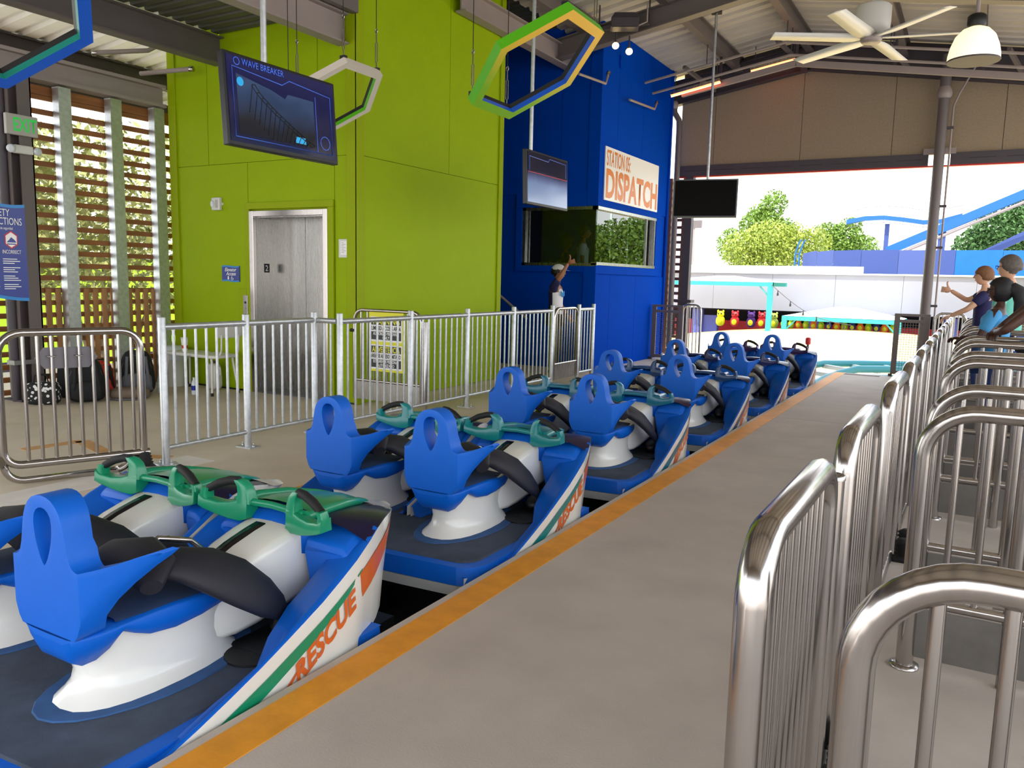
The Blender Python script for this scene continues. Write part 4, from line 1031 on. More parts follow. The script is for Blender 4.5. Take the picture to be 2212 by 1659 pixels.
# ------------------------------------------------ queue dividers
rails = [1.42, 3.42, 4.20, 5.82, 6.50, 7.90, 8.72, 10.25, 11.0, 12.5, 13.2, 14.7]
def queue_rail(y, lab, x0=-0.125, L=2.6):
    t = thing('queue_rail', lab, 'railing', (x0, y, 0), 0, 'queue divider rails')
    R = 0.18; h1 = 1.04
    path = [(0, 0, 0.0)]+[(R-R*cos(radians(a)), 0, h1-R+R*sin(radians(a))) for a in range(0, 91, 10)]+[(L, 0, h1)]
    MB().tube(path, 0.032, 16).build('hoop', 'stainless', t)
    MB().tube([(0, 0, 0.28), (L, 0, 0.28)], 0.021, 10).build('bottom_rail', 'stainless', t)
    MB().box(0.02, L, -0.006, 0.006, 0.05, 0.25).build('kick_plate', 'stainless_dark', t)
    pickets(t, [(0.34+k*0.62, 0) for k in range(4)], 0.0, h1-0.02, 0.026, 'stainless', 'post')
    pickets(t, [(0.115+k*0.1033, 0) for k in range(24) if (k-2) % 6], 0.28, h1-0.02, 0.0125, 'stainless', 'bar')
    MB().lathe((0, 0, 0), [(0.055, 0), (0.055, 0.012), (0.03, 0.014)], 14).build('foot', 'stainless', t)
    return t
for i, y in enumerate(rails):
    if i == 0: lab = 'nearest curved queue divider rail, in the bottom right corner'
    elif i == len(rails)-1: lab = 'queue divider rail farthest from the camera'
    else: lab = '%s queue divider rail counted from the camera' % ['', 'second', 'third', 'fourth', 'fifth', 'sixth', 'seventh', 'eighth', 'ninth', 'tenth', 'eleventh'][i]
    queue_rail(y, lab)
loop_gate('stainless rail panel at the far end of the queue beside the column', (-0.55, 14.9, 0), 0.0, 0.45, 0.0, 1.10, 0.022, 7)
# ------------------------------------------------ mesh gates at the platform ends
def mesh_gate(lab, x0, w, y, m):
    t = thing('mesh_gate', lab, 'gate', (x0, y, 0))
    fr = MB(); fr.box(0, 0.085, -0.02, 0.02, 0.04, 1.07); fr.box(w-0.085, w, -0.02, 0.02, 0.04, 1.07)
    fr.box(0.085, w-0.085, -0.02, 0.02, 1.03, 1.07); fr.box(0.085, w-0.085, -0.02, 0.02, 0.92, 0.97); fr.box(0.085, w-0.085, -0.02, 0.02, 0.04, 0.10)
    fr.build('frame', m, t)
    ms = MB()
    n_ = int((w-0.17)/0.04)
    for k in range(1, n_): ms.tube([(0.085+k*(w-0.17)/n_, 0, 0.1), (0.085+k*(w-0.17)/n_, 0, 0.92)], 0.0032, 4, cap=False)
    for k in range(1, 20): ms.tube([(0.085, 0, 0.1+k*0.041), (w-0.085, 0, 0.1+k*0.041)], 0.0032, 4, cap=False)
    o = ms.build('wire_mesh', 'steel_paint', t); o['kind'] = 'stuff'
    for s in (0.0, w): MB().box(s-0.03, s+0.03, -0.03, 0.03, 0.0, 0.045).build('foot', 'steel_dark', t)
    return t
mesh_gate('grey wire mesh gate at the far end of the near platform', -1.16, 0.54, 15.0, 'steel_paint')
mesh_gate('grey wire mesh gate beside the blue booth', -5.46, 0.62, 14.98, 'steel_paint')
loop_gate('pale rail panel behind the mesh gate by the booth', (-4.95, 15.3, 0), 0.0, 0.36, 0.0, 1.08, 0.022, 4)
# ================================================================== OVERHEAD THINGS
# televisions -----------------------------------------------------------
screen_mat('screen_picture', [(0.0, rgb(8, 18, 26)), (0.35, rgb(14, 24, 34)), (0.55, rgb(30, 60, 100)), (0.75, rgb(66, 90, 130)), (1.0, rgb(16, 24, 56))], 0.30, -0.25, 0.42)
screen_mat('screen_blue', [(0.0, rgb(14, 60, 110)), (0.3, rgb(6, 16, 66)), (1.0, rgb(10, 20, 96))], 0.28, -0.4, 0.4, nz=0.1)
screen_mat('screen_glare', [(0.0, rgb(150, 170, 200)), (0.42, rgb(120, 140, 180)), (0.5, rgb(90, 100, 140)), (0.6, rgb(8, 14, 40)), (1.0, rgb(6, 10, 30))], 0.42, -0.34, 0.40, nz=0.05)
mat('screen_line', rgb(70, 110, 220), 0.3, emit=rgb(80, 120, 220), estr=0.10)
mat('screen_cyan', rgb(40, 170, 230), 0.3, emit=rgb(40, 150, 220), estr=0.10)
mat('screen_off', rgb(5, 5, 6), 0.3, spec=0.15)
mat('tv_case', rgb(14, 14, 18), 0.35); mat('tv_case_grey', rgb(92, 94, 98), 0.4)
def tv(label, loc, yaw, tilt, w, h, pole_top, kind, case='tv_case', pole_dx=0.0):
    """local x to the right of the picture, y into the wall, z up"""
    t = thing('television', label, 'television', loc, yaw)
    rot = Matrix.Rotation(tilt, 3, 'X')
    def part(mb, nm, m, par=t, bevel=0):
        mb.v = [tuple(rot @ Vector(p)) for p in mb.v]
        return mb.build(nm, m, par, bevel=bevel)
    part(MB().box(-w/2, w/2, 0.0, 0.055, -h/2, h/2), 'casing', case, bevel=0.006)
    part(MB().box(-w*0.3, w*0.3, 0.055, 0.10, -h*0.3, h*0.3), 'rear_housing', 'tv_case')
    b = 0.022
    sm = {'on': 'screen_blue', 'glare': 'screen_glare', 'off': 'screen_off'}[kind]
    sc = part(MB().box(-w/2+b, w/2-b, -0.004, 0.0, -h/2+b*1.3, h/2-b), 'screen', sm)
    if kind == 'on':
        part(MB().prism([(x, -0.006, z) for x, z in ((-w*0.41, -h*0.36), (w*0.27, -h*0.36), (w*0.27, h*0.20), (w*0.03, h*0.20), (-w*0.0, h*0.14), (-w*0.12, h*0.20), (-w*0.41, h*0.28))], (0, 0.001, 0)), 'picture', 'screen_picture', sc)
        tr = MB()
        def pp(u, v): return (-w*0.41+u*w*0.68, -0.0075, -h*0.36+v*h*0.6)
        P_ = [pp(0.22+0.78*s_, 0.95-0.9*s_**0.75) for s_ in [k/14 for k in range(15)]]
        tr.tube(P_, 0.004, 4); tr.tube([(p[0]-0.028, p[1], p[2]-0.012) for p in P_], 0.004, 4)
        for p in P_: tr.tube([p, (p[0]-0.028, p[1], p[2]-0.012)], 0.003, 4); tr.tube([(p[0]-0.02, p[1], p[2]), (p[0]-0.06, p[1], max(-h*0.36, p[2]-0.20))], 0.003, 4)
        part(tr, 'pictured_track', 'black', sc)
        part(MB().prism([pp(0.72, 0.04), pp(0.86, 0.04), pp(0.86, 0.16), pp(0.72, 0.16)], (0, 0.001, 0)), 'badge', 'screen_cyan', sc)
        ol = MB()
        q = [(-w*0.44, -h*0.40), (w*0.44, -h*0.40), (w*0.44, h*0.30), (w*0.05, h*0.36), (-w*0.02, h*0.29), (-w*0.44, h*0.35)]
        ol.tube([(x, -0.006, z) for x, z in q], 0.0035, 4, closed=True); ol.tube([(w*0.29, -0.006, h*0.26), (w*0.29, -0.006, -h*0.39)], 0.0025, 4)
        ol.tube([(w*0.37+0.05*cos(radians(a)), -0.006, -h*0.27+0.05*sin(radians(a))) for a in range(0, 360, 30)], 0.003, 4, closed=True)
        part(ol, 'border_line', 'screen_line', sc)
        part(MB().lathe((-w*0.38, -0.006, h*0.20), [(0.03, 0), (0.03, 0.001)], 14, (0, -1, 0)), 'blue_dot', 'screen_cyan', sc)
        me = text_mesh('WAVE BREAKER', 0.062, width=w*0.36)
        for v in me.vertices: v.co = rot @ Vector((-w*0.36+v.co.x, -0.008, h*0.385+v.co.y))
        link('lettering', me, 'screen_line', sc)
        part(MB().tube([(-w*0.40+0.025*cos(radians(a)), -0.006, h*0.41+0.025*sin(radians(a))) for a in range(0, 360, 30)], 0.003, 4, closed=True), 'ring_mark', 'screen_line', sc)
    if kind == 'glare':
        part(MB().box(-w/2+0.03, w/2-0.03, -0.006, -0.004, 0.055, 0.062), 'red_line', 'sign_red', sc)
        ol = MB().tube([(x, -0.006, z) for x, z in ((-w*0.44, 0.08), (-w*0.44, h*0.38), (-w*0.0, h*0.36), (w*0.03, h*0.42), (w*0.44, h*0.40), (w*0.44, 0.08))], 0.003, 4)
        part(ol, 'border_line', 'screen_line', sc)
    MB().tube([(pole_dx, 0.10, h*0.1), (pole_dx, 0.10, pole_top-loc[2])], 0.022, 12).build('pole', 'galvanised', t)
    MB().box(pole_dx-0.08, pole_dx+0.08, 0.02, 0.18, pole_top-loc[2]-0.10, pole_top-loc[2]).build('ceiling_mount', 'black', t)
    return t
tv('large lit television showing a blue WAVE BREAKER screen', (-4.45, 4.36, 2.665), pi/2, radians(-4), 1.07, 0.62, 5.35, 'on', pole_dx=-0.10)
tv('television in front of the blue booth, lower half washed out by glare', (-4.5, 8.59, 2.655), pi/2, radians(-2), 1.05, 0.61, 5.35, 'glare', pole_dx=-0.26)
tv('black switched-off television hanging in the far opening', (-3.95, 13.05, 2.87), radians(12), radians(-4), 1.02, 0.62, 5.86, 'off', case='tv_case_grey', pole_dx=0.02)

# hanging hexagon frames -------------------------------------------------
HN = Vector((-0.581, -0.018, 0.813)).normalized()
HC3 = [Vector(p)-Vector((-3.667, 6.753, 3.426)) for p in ((-4.153, 6.391, 3.071), (-3.65, 6.053, 3.423), (-3.164, 6.416, 3.778), (-3.181, 7.116, 3.781), (-3.684, 7.454, 3.429), (-4.17, 7.091, 3.074))]
def hexframe(label, c, size, face, inner, back, cables, top):
    t = thing('hexagon_frame', label, 'hanging frame', c)
    k = size/0.7; P = [p*k for p in HC3]; D = HN*0.09*k; ri = 0.855
    # local frame so the paint fade can run across the hexagon
    outer = []; n = 6
    def ring(sc, off): return [tuple(p*sc+D*off) for p in P]
    MB().rings([ring(1.0, 0.0), ring(ri, 0.0)], True, False, False).build('front_face', face, t)
    MB().rings([ring(1.0, 1.0), ring(1.0, 0.0)], True, False, False).build('outer_band', back, t)
    MB().rings([ring(ri, 0.0), ring(ri, 0.55)], True, False, False).build('inner_band', inner, t)
    MB().rings([ring(ri, 0.55), ring(ri*0.985, 1.0)], True, False, False).build('rear_band', 'black', t)
    MB().rings([ring(ri*0.985, 1.0), ring(1.0, 1.0)], True, False, False).build('back_face', 'black', t)
    for idx in cables:
        a = P[idx]*0.93+D*1.0; up = Vector((0, 0, 1))
        cab = MB().tube([a+up*0.36, Vector((a.x, a.y, top-c[2]))], 0.004, 5)
        cb = cab.build('cable', 'black', t)
        tb = MB().tube([a+up*0.02, a+up*0.09], 0.006, 6)
        for dx in (-0.012, 0.012): tb.tube([a+up*0.09+Vector((dx, 0, 0)), a+up*0.27+Vector((dx, 0, 0))], 0.005, 6)
        tb.tube([a+up*0.27, a+up*0.36], 0.006, 6)
        tb.tube([a+up*0.36+Vector((0.014*cos(radians(q)), 0, 0.022+0.022*sin(radians(q)))) for q in range(0, 360, 45)], 0.004, 5, closed=True)
        tb.build('turnbuckle', 'stainless', cb)
        MB().obox(a+up*0.005, Vector((0.03, 0, 0)), Vector((0, 0.02, 0)), Vector((0, 0, 0.03))).build('bracket', 'black', cb)
    return t
hexframe('green and yellow hexagon frame hanging before the blue booth', (-3.667, 6.753, 3.426), 0.70, 'hex_fade', 'hex_blue', 'hex_green', (0, 2, 3, 5), 5.6)
hexframe('white hexagon frame hanging half behind the lit television', (-5.60, 6.16, 3.19), 0.525, 'hex_white', 'hex_green', 'hex_white', (1, 2, 3, 0), 5.2)
hexframe('blue and teal hexagon frame cut by the top left corner', (-4.279, 2.274, 2.726), 0.525, 'hex_blue', 'hex_teal', 'hex_blue', (1, 4), 4.3)

# ceiling fan ------------------------------------------------------------
t = thing('ceiling_fan', 'large white six-blade ceiling fan', 'fan', (-1.31, 10.5, 4.37))
MB().lathe((0, 0, 0), [(0.02, -0.05), (0.10, -0.05), (0.12, -0.02), (0.12, 0.03), (0.05, 0.04)], 18).build('hub', 'steel_light', t)
MB().lathe((0, 0, 0.04), [(0.06, 0), (0.19, 0.03), (0.20, 0.12), (0.20, 0.30), (0.17, 0.33), (0.03, 0.34)], 20).build('motor_housing', 'plastic_white', t)
MB().tube([(0, 0, 0.36), (0, 0, 1.2)], 0.025).build('downrod', 'plastic_white', t)
blade = None
for k in range(6):
    a = radians((-44, 13, 79, 145, -150, -101)[k])
    if blade is None:
        mb = MB(); rings = []
        for x, w in ((0.10, 0.05), (0.18, 0.10), (0.30, 0.115), (0.75, 0.105), (1.15, 0.10)):
            pt = 0.16
            rings.append([(x, -w*cos(pt), -w*sin(pt)), (x, 0, 0.012), (x, w*cos(pt), w*sin(pt)), (x, 0, -0.002)])
        blade = mb.rings(rings).build('blade', 'white_paint', t); b = blade
    else:
        b = blade.copy(); COL.objects.link(b)
    b.rotation_euler = (0, 0, a)
# dome lamp ---------------------------------------------------------------
t = thing('dome_lamp', 'cream dome pendant lamp glowing warm at the right', 'lamp', (-0.22, 9.4, 3.86))
mb = MB().lathe((0, 0, 0), [(0.235, -0.12), (0.232, -0.06), (0.215, 0.02), (0.18, 0.11), (0.12, 0.175), (0.06, 0.20)], 24)
sh = mb.build('shade', 'white_paint', t)
lm = M['white_paint'].copy(); lm.name = 'lamp_shade'; M['lamp_shade'] = lm
b_ = lm.node_tree.nodes['Principled BSDF']; b_.inputs['Emission Color'].default_value = (1.0, 0.78, 0.45, 1); b_.inputs['Emission Strength'].default_value = 0.55
sh.data.materials[0] = lm
MB().lathe((0, 0, -0.12), [(0.236, -0.008), (0.240, 0.0), (0.236, 0.008)], 24).build('rim', 'steel_dark', t)
MB().lathe((0, 0, -0.11), [(0.22, 0), (0.21, 0.004)], 24).build('diffuser', 'glow_warm', t)
MB().lathe((0, 0, 0.20), [(0.07, 0), (0.085, 0.02), (0.085, 0.10), (0.06, 0.12)], 14).build('ballast', 'black', t)
MB().tube([(0, 0, 0.32), (0, 0, 1.35)], 0.02).build('stem', 'steel_light', t)
# spotlights --------------------------------------------------------------
def spot(label, loc, aim):
    t = thing('spotlight', label, 'spotlight', loc, 0, 'track spotlights')
    a = Vector(aim).normalized()
    MB().tube([(0, 0, 0.22), (0, 0, 0.02)], 0.012).build('stem', 'steel_dark', t)
    MB().lathe((0, 0, 0), [(0.02, -0.09), (0.035, -0.08), (0.038, -0.01), (0.055, 0.03), (0.056, 0.05)], 14, a).build('lamp_head', 'steel_light', t)
    MB().lathe(a*0.048, [(0.05, 0), (0.048, 0.005)], 14, a).build('lens', 'glow_warm', t)
sp_l = [((-4.45, 7.75, 4.74), 'spotlight left of the other, above the green and yellow hexagon'), ((-4.25, 7.85, 4.60), 'spotlight just over the top of the green and yellow hexagon'),
        ((-5.0, 11.6, 5.02), 'left spotlight of the two seen through the hexagon'), ((-4.82, 11.7, 4.94), 'right spotlight of the two seen through the hexagon')]
for p, lb in sp_l: spot(lb, p, (0.35, -0.75, -0.55))
for y, x0, x1, z, lb in ((7.8, -4.9, -3.9, 4.98, 'ceiling track carrying the spotlights near the green tower'), (11.65, -5.3, -4.5, 5.26, 'ceiling track carrying the spotlights before the booth')):
    t = thing('light_track', lb, 'track', (0, y, z)); MB().tube([(x0, 0, 0), (x1, 0, 0)], 0.02).build('track_rail', 'steel_paint', t)
    for x in (x0, x1): MB().tube([(x, 0, 0), (x, 0, 0.42)], 0.012).build('hanger', 'steel_dark', t)
# speaker / projector box, glowing heater bars, pipes, strut rails ---------
t = thing('speaker_box', 'dark maroon loudspeaker box under the roof beam', 'loudspeaker', (-4.74, 11.3, 5.13), radians(25))
mb = MB(); mb.rings([[(-0.20, -0.13, 0), (0.20, -0.13, 0), (0.20, 0.13, 0), (-0.20, 0.13, 0)], [(-0.20, -0.13, 0.12), (0.20, -0.13, 0.12), (0.20, 0.13, 0.12), (-0.20, 0.13, 0.12)], [(-0.15, -0.10, 0.20), (0.15, -0.10, 0.20), (0.15, 0.10, 0.20), (-0.15, 0.10, 0.20)]], True, True, False)
mb.build('cabinet', 'steel_dark', t, bevel=0.01); MB().box(-0.18, 0.18, -0.12, 0.12, -0.006, 0.0).build('grille', 'black', t)
MB().tube([(0.2, 0, 0.05), (0.32, 0, 0.1), (0.32, 0, 0.35)], 0.012).build('bracket', 'steel_light', t)
def heater(lab, x0, x1, y, z0, z1):
    t = thing('radiant_heater', lab, 'heater', (x0, y, z0)); d = Vector((x1-x0, 0, z1-z0)); u = d.normalized()
    MB().bar((0, 0, 0.06), tuple(d+Vector((0, 0, 0.06))), 0.16, 0.05).build('reflector', 'stainless_brushed', t)
    MB().tube([Vector((0, 0, 0.02)), d+Vector((0, 0, 0.02))], 0.012).build('glowing_tube', 'glow_red', t)
    for s in (0.08, 0.92): MB().tube([d*s+Vector((0, 0, 0.08)), d*s+Vector((0, 0, 0.45))], 0.008).build('hanger', 'steel_dark', t)
heater('long radiant heater bar glowing red left of the black television pole', -5.15, -4.25, 14.6, 4.86, 5.02)
heater('second radiant heater glowing red in front of the gable', -3.9, -3.1, 15.3, 5.32, 5.45)
for k, (y, dz, lab) in enumerate(((13.9, 0.62, 'upper roof-hugging conduit rail before the gable'), (14.3, 0.72, 'lower roof-hugging conduit rail before the gable'))):
    t = thing('conduit_rail', lab, 'conduit', (0, y, 0))
    MB().tube([(-5.4, 0, roof_z(-5.4)-dz), (-3.3, 0, roof_z(-3.3)-dz), (-3.0, 0, roof_z(-3)-dz), (-2.7, 0, roof_z(-2.7)-dz), (3.6, 0, roof_z(3.6)-dz)], 0.022, 8).build('tube', 'steel_light', t)
    for x in (-4.3, -3.0, -1.45, -0.2): MB().tube([(x, 0, roof_z(x)-dz), (x, 0, roof_z(x)-0.27)], 0.008).build('hanger', 'steel_dark', t)
t = thing('strut_channel', 'perforated steel strut channel crossing before the gable', 'channel', (0, 14.75, 0))
for x0, x1 in ((-5.0, -3.0), (-3.0, 3.6)):
    MB().bar((x0, 0, roof_z(x0)-0.75), (x1, 0, roof_z(x1)-0.75), 0.08, 0.10).build('channel', 'steel_light', t)
for x in (-4.3, -3.0, -1.45, -0.2): MB().bar((x, 0, roof_z(x)-0.72), (x, 0, roof_z(x)-0.27), 0.04, 0.04).build('hanger', 'steel_dark', t)
for lab, pts in (('sprinkler pipe with a capped end sticking out above the elevator tower', [(-9.36, 6.72, 3.96), (-8.62, 6.90, 3.98)]),
                 ('bent sprinkler pipe dropping from the white roof at the left', [(-9.0, 6.72, 4.42), (-9.0, 6.70, 4.24), (-9.06, 6.62, 4.18), (-9.36, 6.10, 4.06)]),
                 ('thin pipe stub fixed to the blue booth near its top', [(-5.40, 11.2, 4.55), (-5.36, 12.1, 4.60), (-5.36, 12.2, 4.78)]),
                 ('pipe stub fixed lower on the blue booth near the drain pipe', [(-5.35, 13.1, 4.55), (-5.35, 14.3, 4.62), (-5.35, 14.4, 4.75)])):
    o0 = Vector(pts[0]); t = thing('sprinkler_pipe', lab, 'pipe', tuple(o0))
    MB().tube([Vector(p)-o0 for p in pts], 0.028 if pts[0][0] < -6 else 0.02, 10).build('pipe', 'steel_light', t)
    e = Vector(pts[-1])-o0; d = (e-(Vector(pts[-2])-o0)).normalized()
    MB().lathe(e, [(0.036, -0.03), (0.036, 0.02), (0.02, 0.025)], 10, d).build('end_cap', 'stainless', t)
# ================================================================== BAGS AND BENCH BY THE GREEN WALL
def superell(mb, c, rx, ry, rz, e=0.6, nu=18, nv=10, taper=0.0):
    rings = []
    for i in range(nv+1):
        th = -pi/2+pi*i/nv
        cz = math.copysign(abs(sin(th))**e, sin(th)); cr = max(0.001, abs(cos(th))**e)
        k = 1-taper*(cz+1)/2
        rings.append([(c[0]+rx*k*cr*math.copysign(abs(cos(a))**e, cos(a)), c[1]+ry*k*cr*math.copysign(abs(sin(a))**e, sin(a)), c[2]+rz*cz) for a in [2*pi*j/nu for j in range(nu)]])
    return mb.rings(rings)
def backpack(label, loc, yaw, w, d, h, m, strap_m, pocket_m, group='bags on the floor'):
    t = thing('backpack', label, 'backpack', loc, yaw, group)
    superell(MB(), (0, 0, h/2), w/2, d/2, h/2, 0.55, taper=0.30).build('body', m, t)
    superell(MB(), (0, -d*0.42, h*0.28), w*0.36, d*0.22, h*0.22, 0.5).build('pocket', pocket_m, t)
    for s in (-1, 1): MB().tube([(s*w*0.22, -d*0.34, h*0.86), (s*w*0.24, -d*0.55, h*0.62), (s*w*0.27, -d*0.60, h*0.36), (s*w*0.34, -d*0.45, h*0.12)], 0.018, 8).build('strap', strap_m, t)
    MB().tube([(-0.05, 0, h*0.97), (-0.04, 0, h*1.04), (0.04, 0, h*1.04), (0.05, 0, h*0.97)], 0.01, 6).build('haul_loop', strap_m, t)
    MB().tube([(w*0.36*cos(radians(a)), -d*0.30+0.0*a, h*0.55+h*0.34*sin(radians(a))) for a in range(10, 171, 16)], 0.006, 6).build('zip', 'steel_dark', t)
    return t
backpack('big black backpack leaning on the lattice behind the left gate', (-8.72, 5.42, 0), radians(60), 0.46, 0.30, 0.50, 'fabric_black', 'fabric_black', 'fabric_black')
backpack('dark backpack with grey straps, rightmost of the bags', (-8.80, 6.12, 0), radians(55), 0.46, 0.34, 0.54, 'fabric_black', 'fabric_grey', 'fabric_grey')
backpack('red backpack between two black ones', (-8.98, 5.78, 0), radians(70), 0.30, 0.24, 0.42, 'red_fabric', 'fabric_black', 'red_fabric')
# patterned tote
m = bpy.data.materials.new('floral'); m.use_nodes = True; nt = m.node_tree; b = nt.nodes['Principled BSDF']; b.inputs['Roughness'].default_value = 0.8
vo = nt.nodes.new('ShaderNodeTexVoronoi'); vo.inputs['Scale'].default_value = 22; tc_ = nt.nodes.new('ShaderNodeTexCoord'); cr_ = nt.nodes.new('ShaderNodeValToRGB')
nt.links.new(tc_.outputs['Object'], vo.inputs['Vector']); nt.links.new(vo.outputs['Distance'], cr_.inputs['Fac']); nt.links.new(cr_.outputs['Color'], b.inputs['Base Color'])
cr_.color_ramp.interpolation = 'CONSTANT'; cr_.color_ramp.elements[0].color = (0.75, 0.75, 0.75, 1); cr_.color_ramp.elements[1].position = 0.36; cr_.color_ramp.elements[1].color = (0.01, 0.01, 0.01, 1)
M['floral'] = m
t = thing('tote_bag', 'black and white floral patterned bag by the column', 'bag', (-8.88, 5.02, 0), radians(40), 'bags on the floor')
superell(MB(), (0, 0, 0.125), 0.17, 0.10, 0.125, 0.4).build('body', 'floral', t)
for s in (-1, 1): MB().tube([(-0.08, s*0.05, 0.22), (-0.06, s*0.05, 0.33), (0.06, s*0.05, 0.33), (0.08, s*0.05, 0.22)], 0.009, 6).build('handle', 'fabric_black', t)
t = thing('duffel_bag', 'dark bag with a yellow patch standing behind the floral bag', 'bag', (-9.12, 5.46, 0), radians(40), 'bags on the floor')
superell(MB(), (0, 0, 0.26), 0.13, 0.12, 0.26, 0.5, taper=0.3).build('body', 'fabric_black', t); superell(MB(), (0.09, -0.08, 0.40), 0.05, 0.04, 0.06).build('patch', 'sign_yellow', t)
superell(MB(), (0.05, -0.02, 0.55), 0.06, 0.05, 0.04).build('foil_wrapper', 'stainless', t)
t = thing('pouch', 'crumpled tan bag lying flat in front of the red backpack', 'bag', (-8.52, 5.82, 0), radians(55), 'bags on the floor')
superell(MB(), (0, 0, 0.07), 0.22, 0.13, 0.07, 0.7).build('body', 'fabric_tan', t); MB().tube([(-0.2, -0.05, 0.02), (-0.1, -0.16, 0.015), (0.1, -0.16, 0.015), (0.2, -0.05, 0.03)], 0.01, 6).build('strap', 'fabric_grey', t)
def bottle(label, loc, h, body_m, lab_m, cap_m):
    t = thing('bottle', label, 'bottle', loc)
    MB().lathe((0, 0, 0), [(0.030, 0), (0.034, 0.01), (0.034, h*0.62), (0.028, h*0.75), (0.014, h*0.88), (0.014, h*0.94)], 14).build('body', body_m, t)
    MB().lathe((0, 0, h*0.25), [(0.0348, 0), (0.0348, h*0.28)], 14).build('label_band', lab_m, t)
    MB().lathe((0, 0, h*0.94), [(0.016, 0), (0.016, h*0.06)], 12).build('cap', cap_m, t)
bottle('clear water bottle beside the rightmost backpack', (-8.70, 6.36, 0), 0.24, 'clear', 'sign_white', 'plastic_white')
bottle('small water bottle with dark blue label in front of the bench', (-8.24, 6.50, 0), 0.21, 'clear', 'bottle_blue', 'plastic_white')
t = thing('transfer_bench', 'white plastic bench seat with backrest and metal legs', 'bench', (-8.35, 6.72, 0))
for x0, x1 in ((-0.52, -0.03), (-0.02, 0.46)):
    superell(MB(), ((x0+x1)/2, 0, 0.475), (x1-x0)/2, 0.20, 0.022, 0.3).build('seat_panel', 'plastic_white', t)
for x, y in ((-0.45, -0.16), (-0.45, 0.16), (0.36, -0.16), (0.36, 0.16)):
    l_ = MB().tube([(x, y, 0.46), (x+0.01, y*1.0, 0.40), (x+(0.05 if x > 0 else -0.05), y*1.25, 0.03)], 0.014, 8).build('leg', 'plastic_white', t)
    MB().lathe((x+(0.05 if x > 0 else -0.05), y*1.25, 0), [(0.02, 0), (0.018, 0.04)], 10).build('rubber_foot', 'rubber', l_)
superell(MB(), (0.44, 0.05, 0.80), 0.02, 0.20, 0.10, 0.4).build('backrest', 'plastic_white', t)
for s in (-1, 1): MB().tube([(0.40, 0.05+s*0.13, 0.46), (0.45, 0.05+s*0.13, 0.55), (0.46, 0.05+s*0.13, 0.74)], 0.012, 8).build('backrest_tube', 'plastic_white', t)
t = thing('paper_cup', 'tall white paper cup with a red mark on the bench', 'cup', (-8.60, 6.66, 0.497))
MB().lathe((0, 0, 0), [(0.030, 0), (0.043, 0.16), (0.045, 0.165)], 16).build('cup', 'sign_white', t); MB().lathe((0, 0, 0.165), [(0.047, 0), (0.046, 0.012), (0.01, 0.014)], 16).build('lid', 'plastic_white', t)
MB().lathe((0, 0, 0.04), [(0.0338, 0), (0.0365, 0.04)], 16).build('red_band', 'sign_red', t)
t = thing('waste_bin', 'white plastic bucket lined with a clear bag under the bench', 'bucket', (-9.08, 6.86, 0))
MB().lathe((0, 0, 0), [(0.13, 0), (0.16, 0.34), (0.17, 0.35), (0.17, 0.37)], 18).build('bucket', 'plastic_white', t); superell(MB(), (0, 0, 0.42), 0.19, 0.18, 0.12, 0.8).build('bag_liner', 'clear', t)
t = thing('plastic_jug', 'white plastic jug standing under the bench', 'jug', (-8.42, 6.95, 0))
superell(MB(), (0, 0, 0.17), 0.10, 0.08, 0.17, 0.5, taper=0.15).build('body', 'plastic_white', t); MB().lathe((0, 0, 0.33), [(0.025, 0), (0.025, 0.04)], 12).build('cap', 'steel_dark', t)
MB().tube([(0.07, 0, 0.18), (0.12, 0, 0.2), (0.12, 0, 0.28), (0.06, 0, 0.31)], 0.012, 8).build('handle', 'plastic_white', t)

# ================================================================== PEOPLE
def skin_mesh(verts, edges, radii, sub=2):
    me = bpy.data.meshes.new('tmp'); me.from_pydata(verts, edges, []); ob = bpy.data.objects.new('tmp', me); COL.objects.link(ob)
    sk = ob.modifiers.new('skin', 'SKIN'); sk.use_smooth_shade = True
    lay = me.skin_vertices[0] if len(me.skin_vertices) else None
    if lay is None:
        bm_ = bmesh.new(); bm_.from_mesh(me); bm_.verts.layers.skin.verify(); bm_.to_mesh(me); bm_.free(); lay = me.skin_vertices[0]
    for i, r in enumerate(radii):
        lay.data[i].radius = r if isinstance(r, tuple) else (r, r); lay.data[i].use_root = (i == 0)
    if sub: s_ = ob.modifiers.new('sub', 'SUBSURF'); s_.levels = sub; s_.render_levels = sub
    dg = bpy.context.evaluated_depsgraph_get(); m2 = bpy.data.meshes.new_from_object(ob.evaluated_get(dg))
    mb = MB().add([tuple(v.co) for v in m2.vertices], [tuple(p.vertices) for p in m2.polygons], True)
    bpy.data.objects.remove(ob); bpy.data.meshes.remove(me); bpy.data.meshes.remove(m2)
    return mb
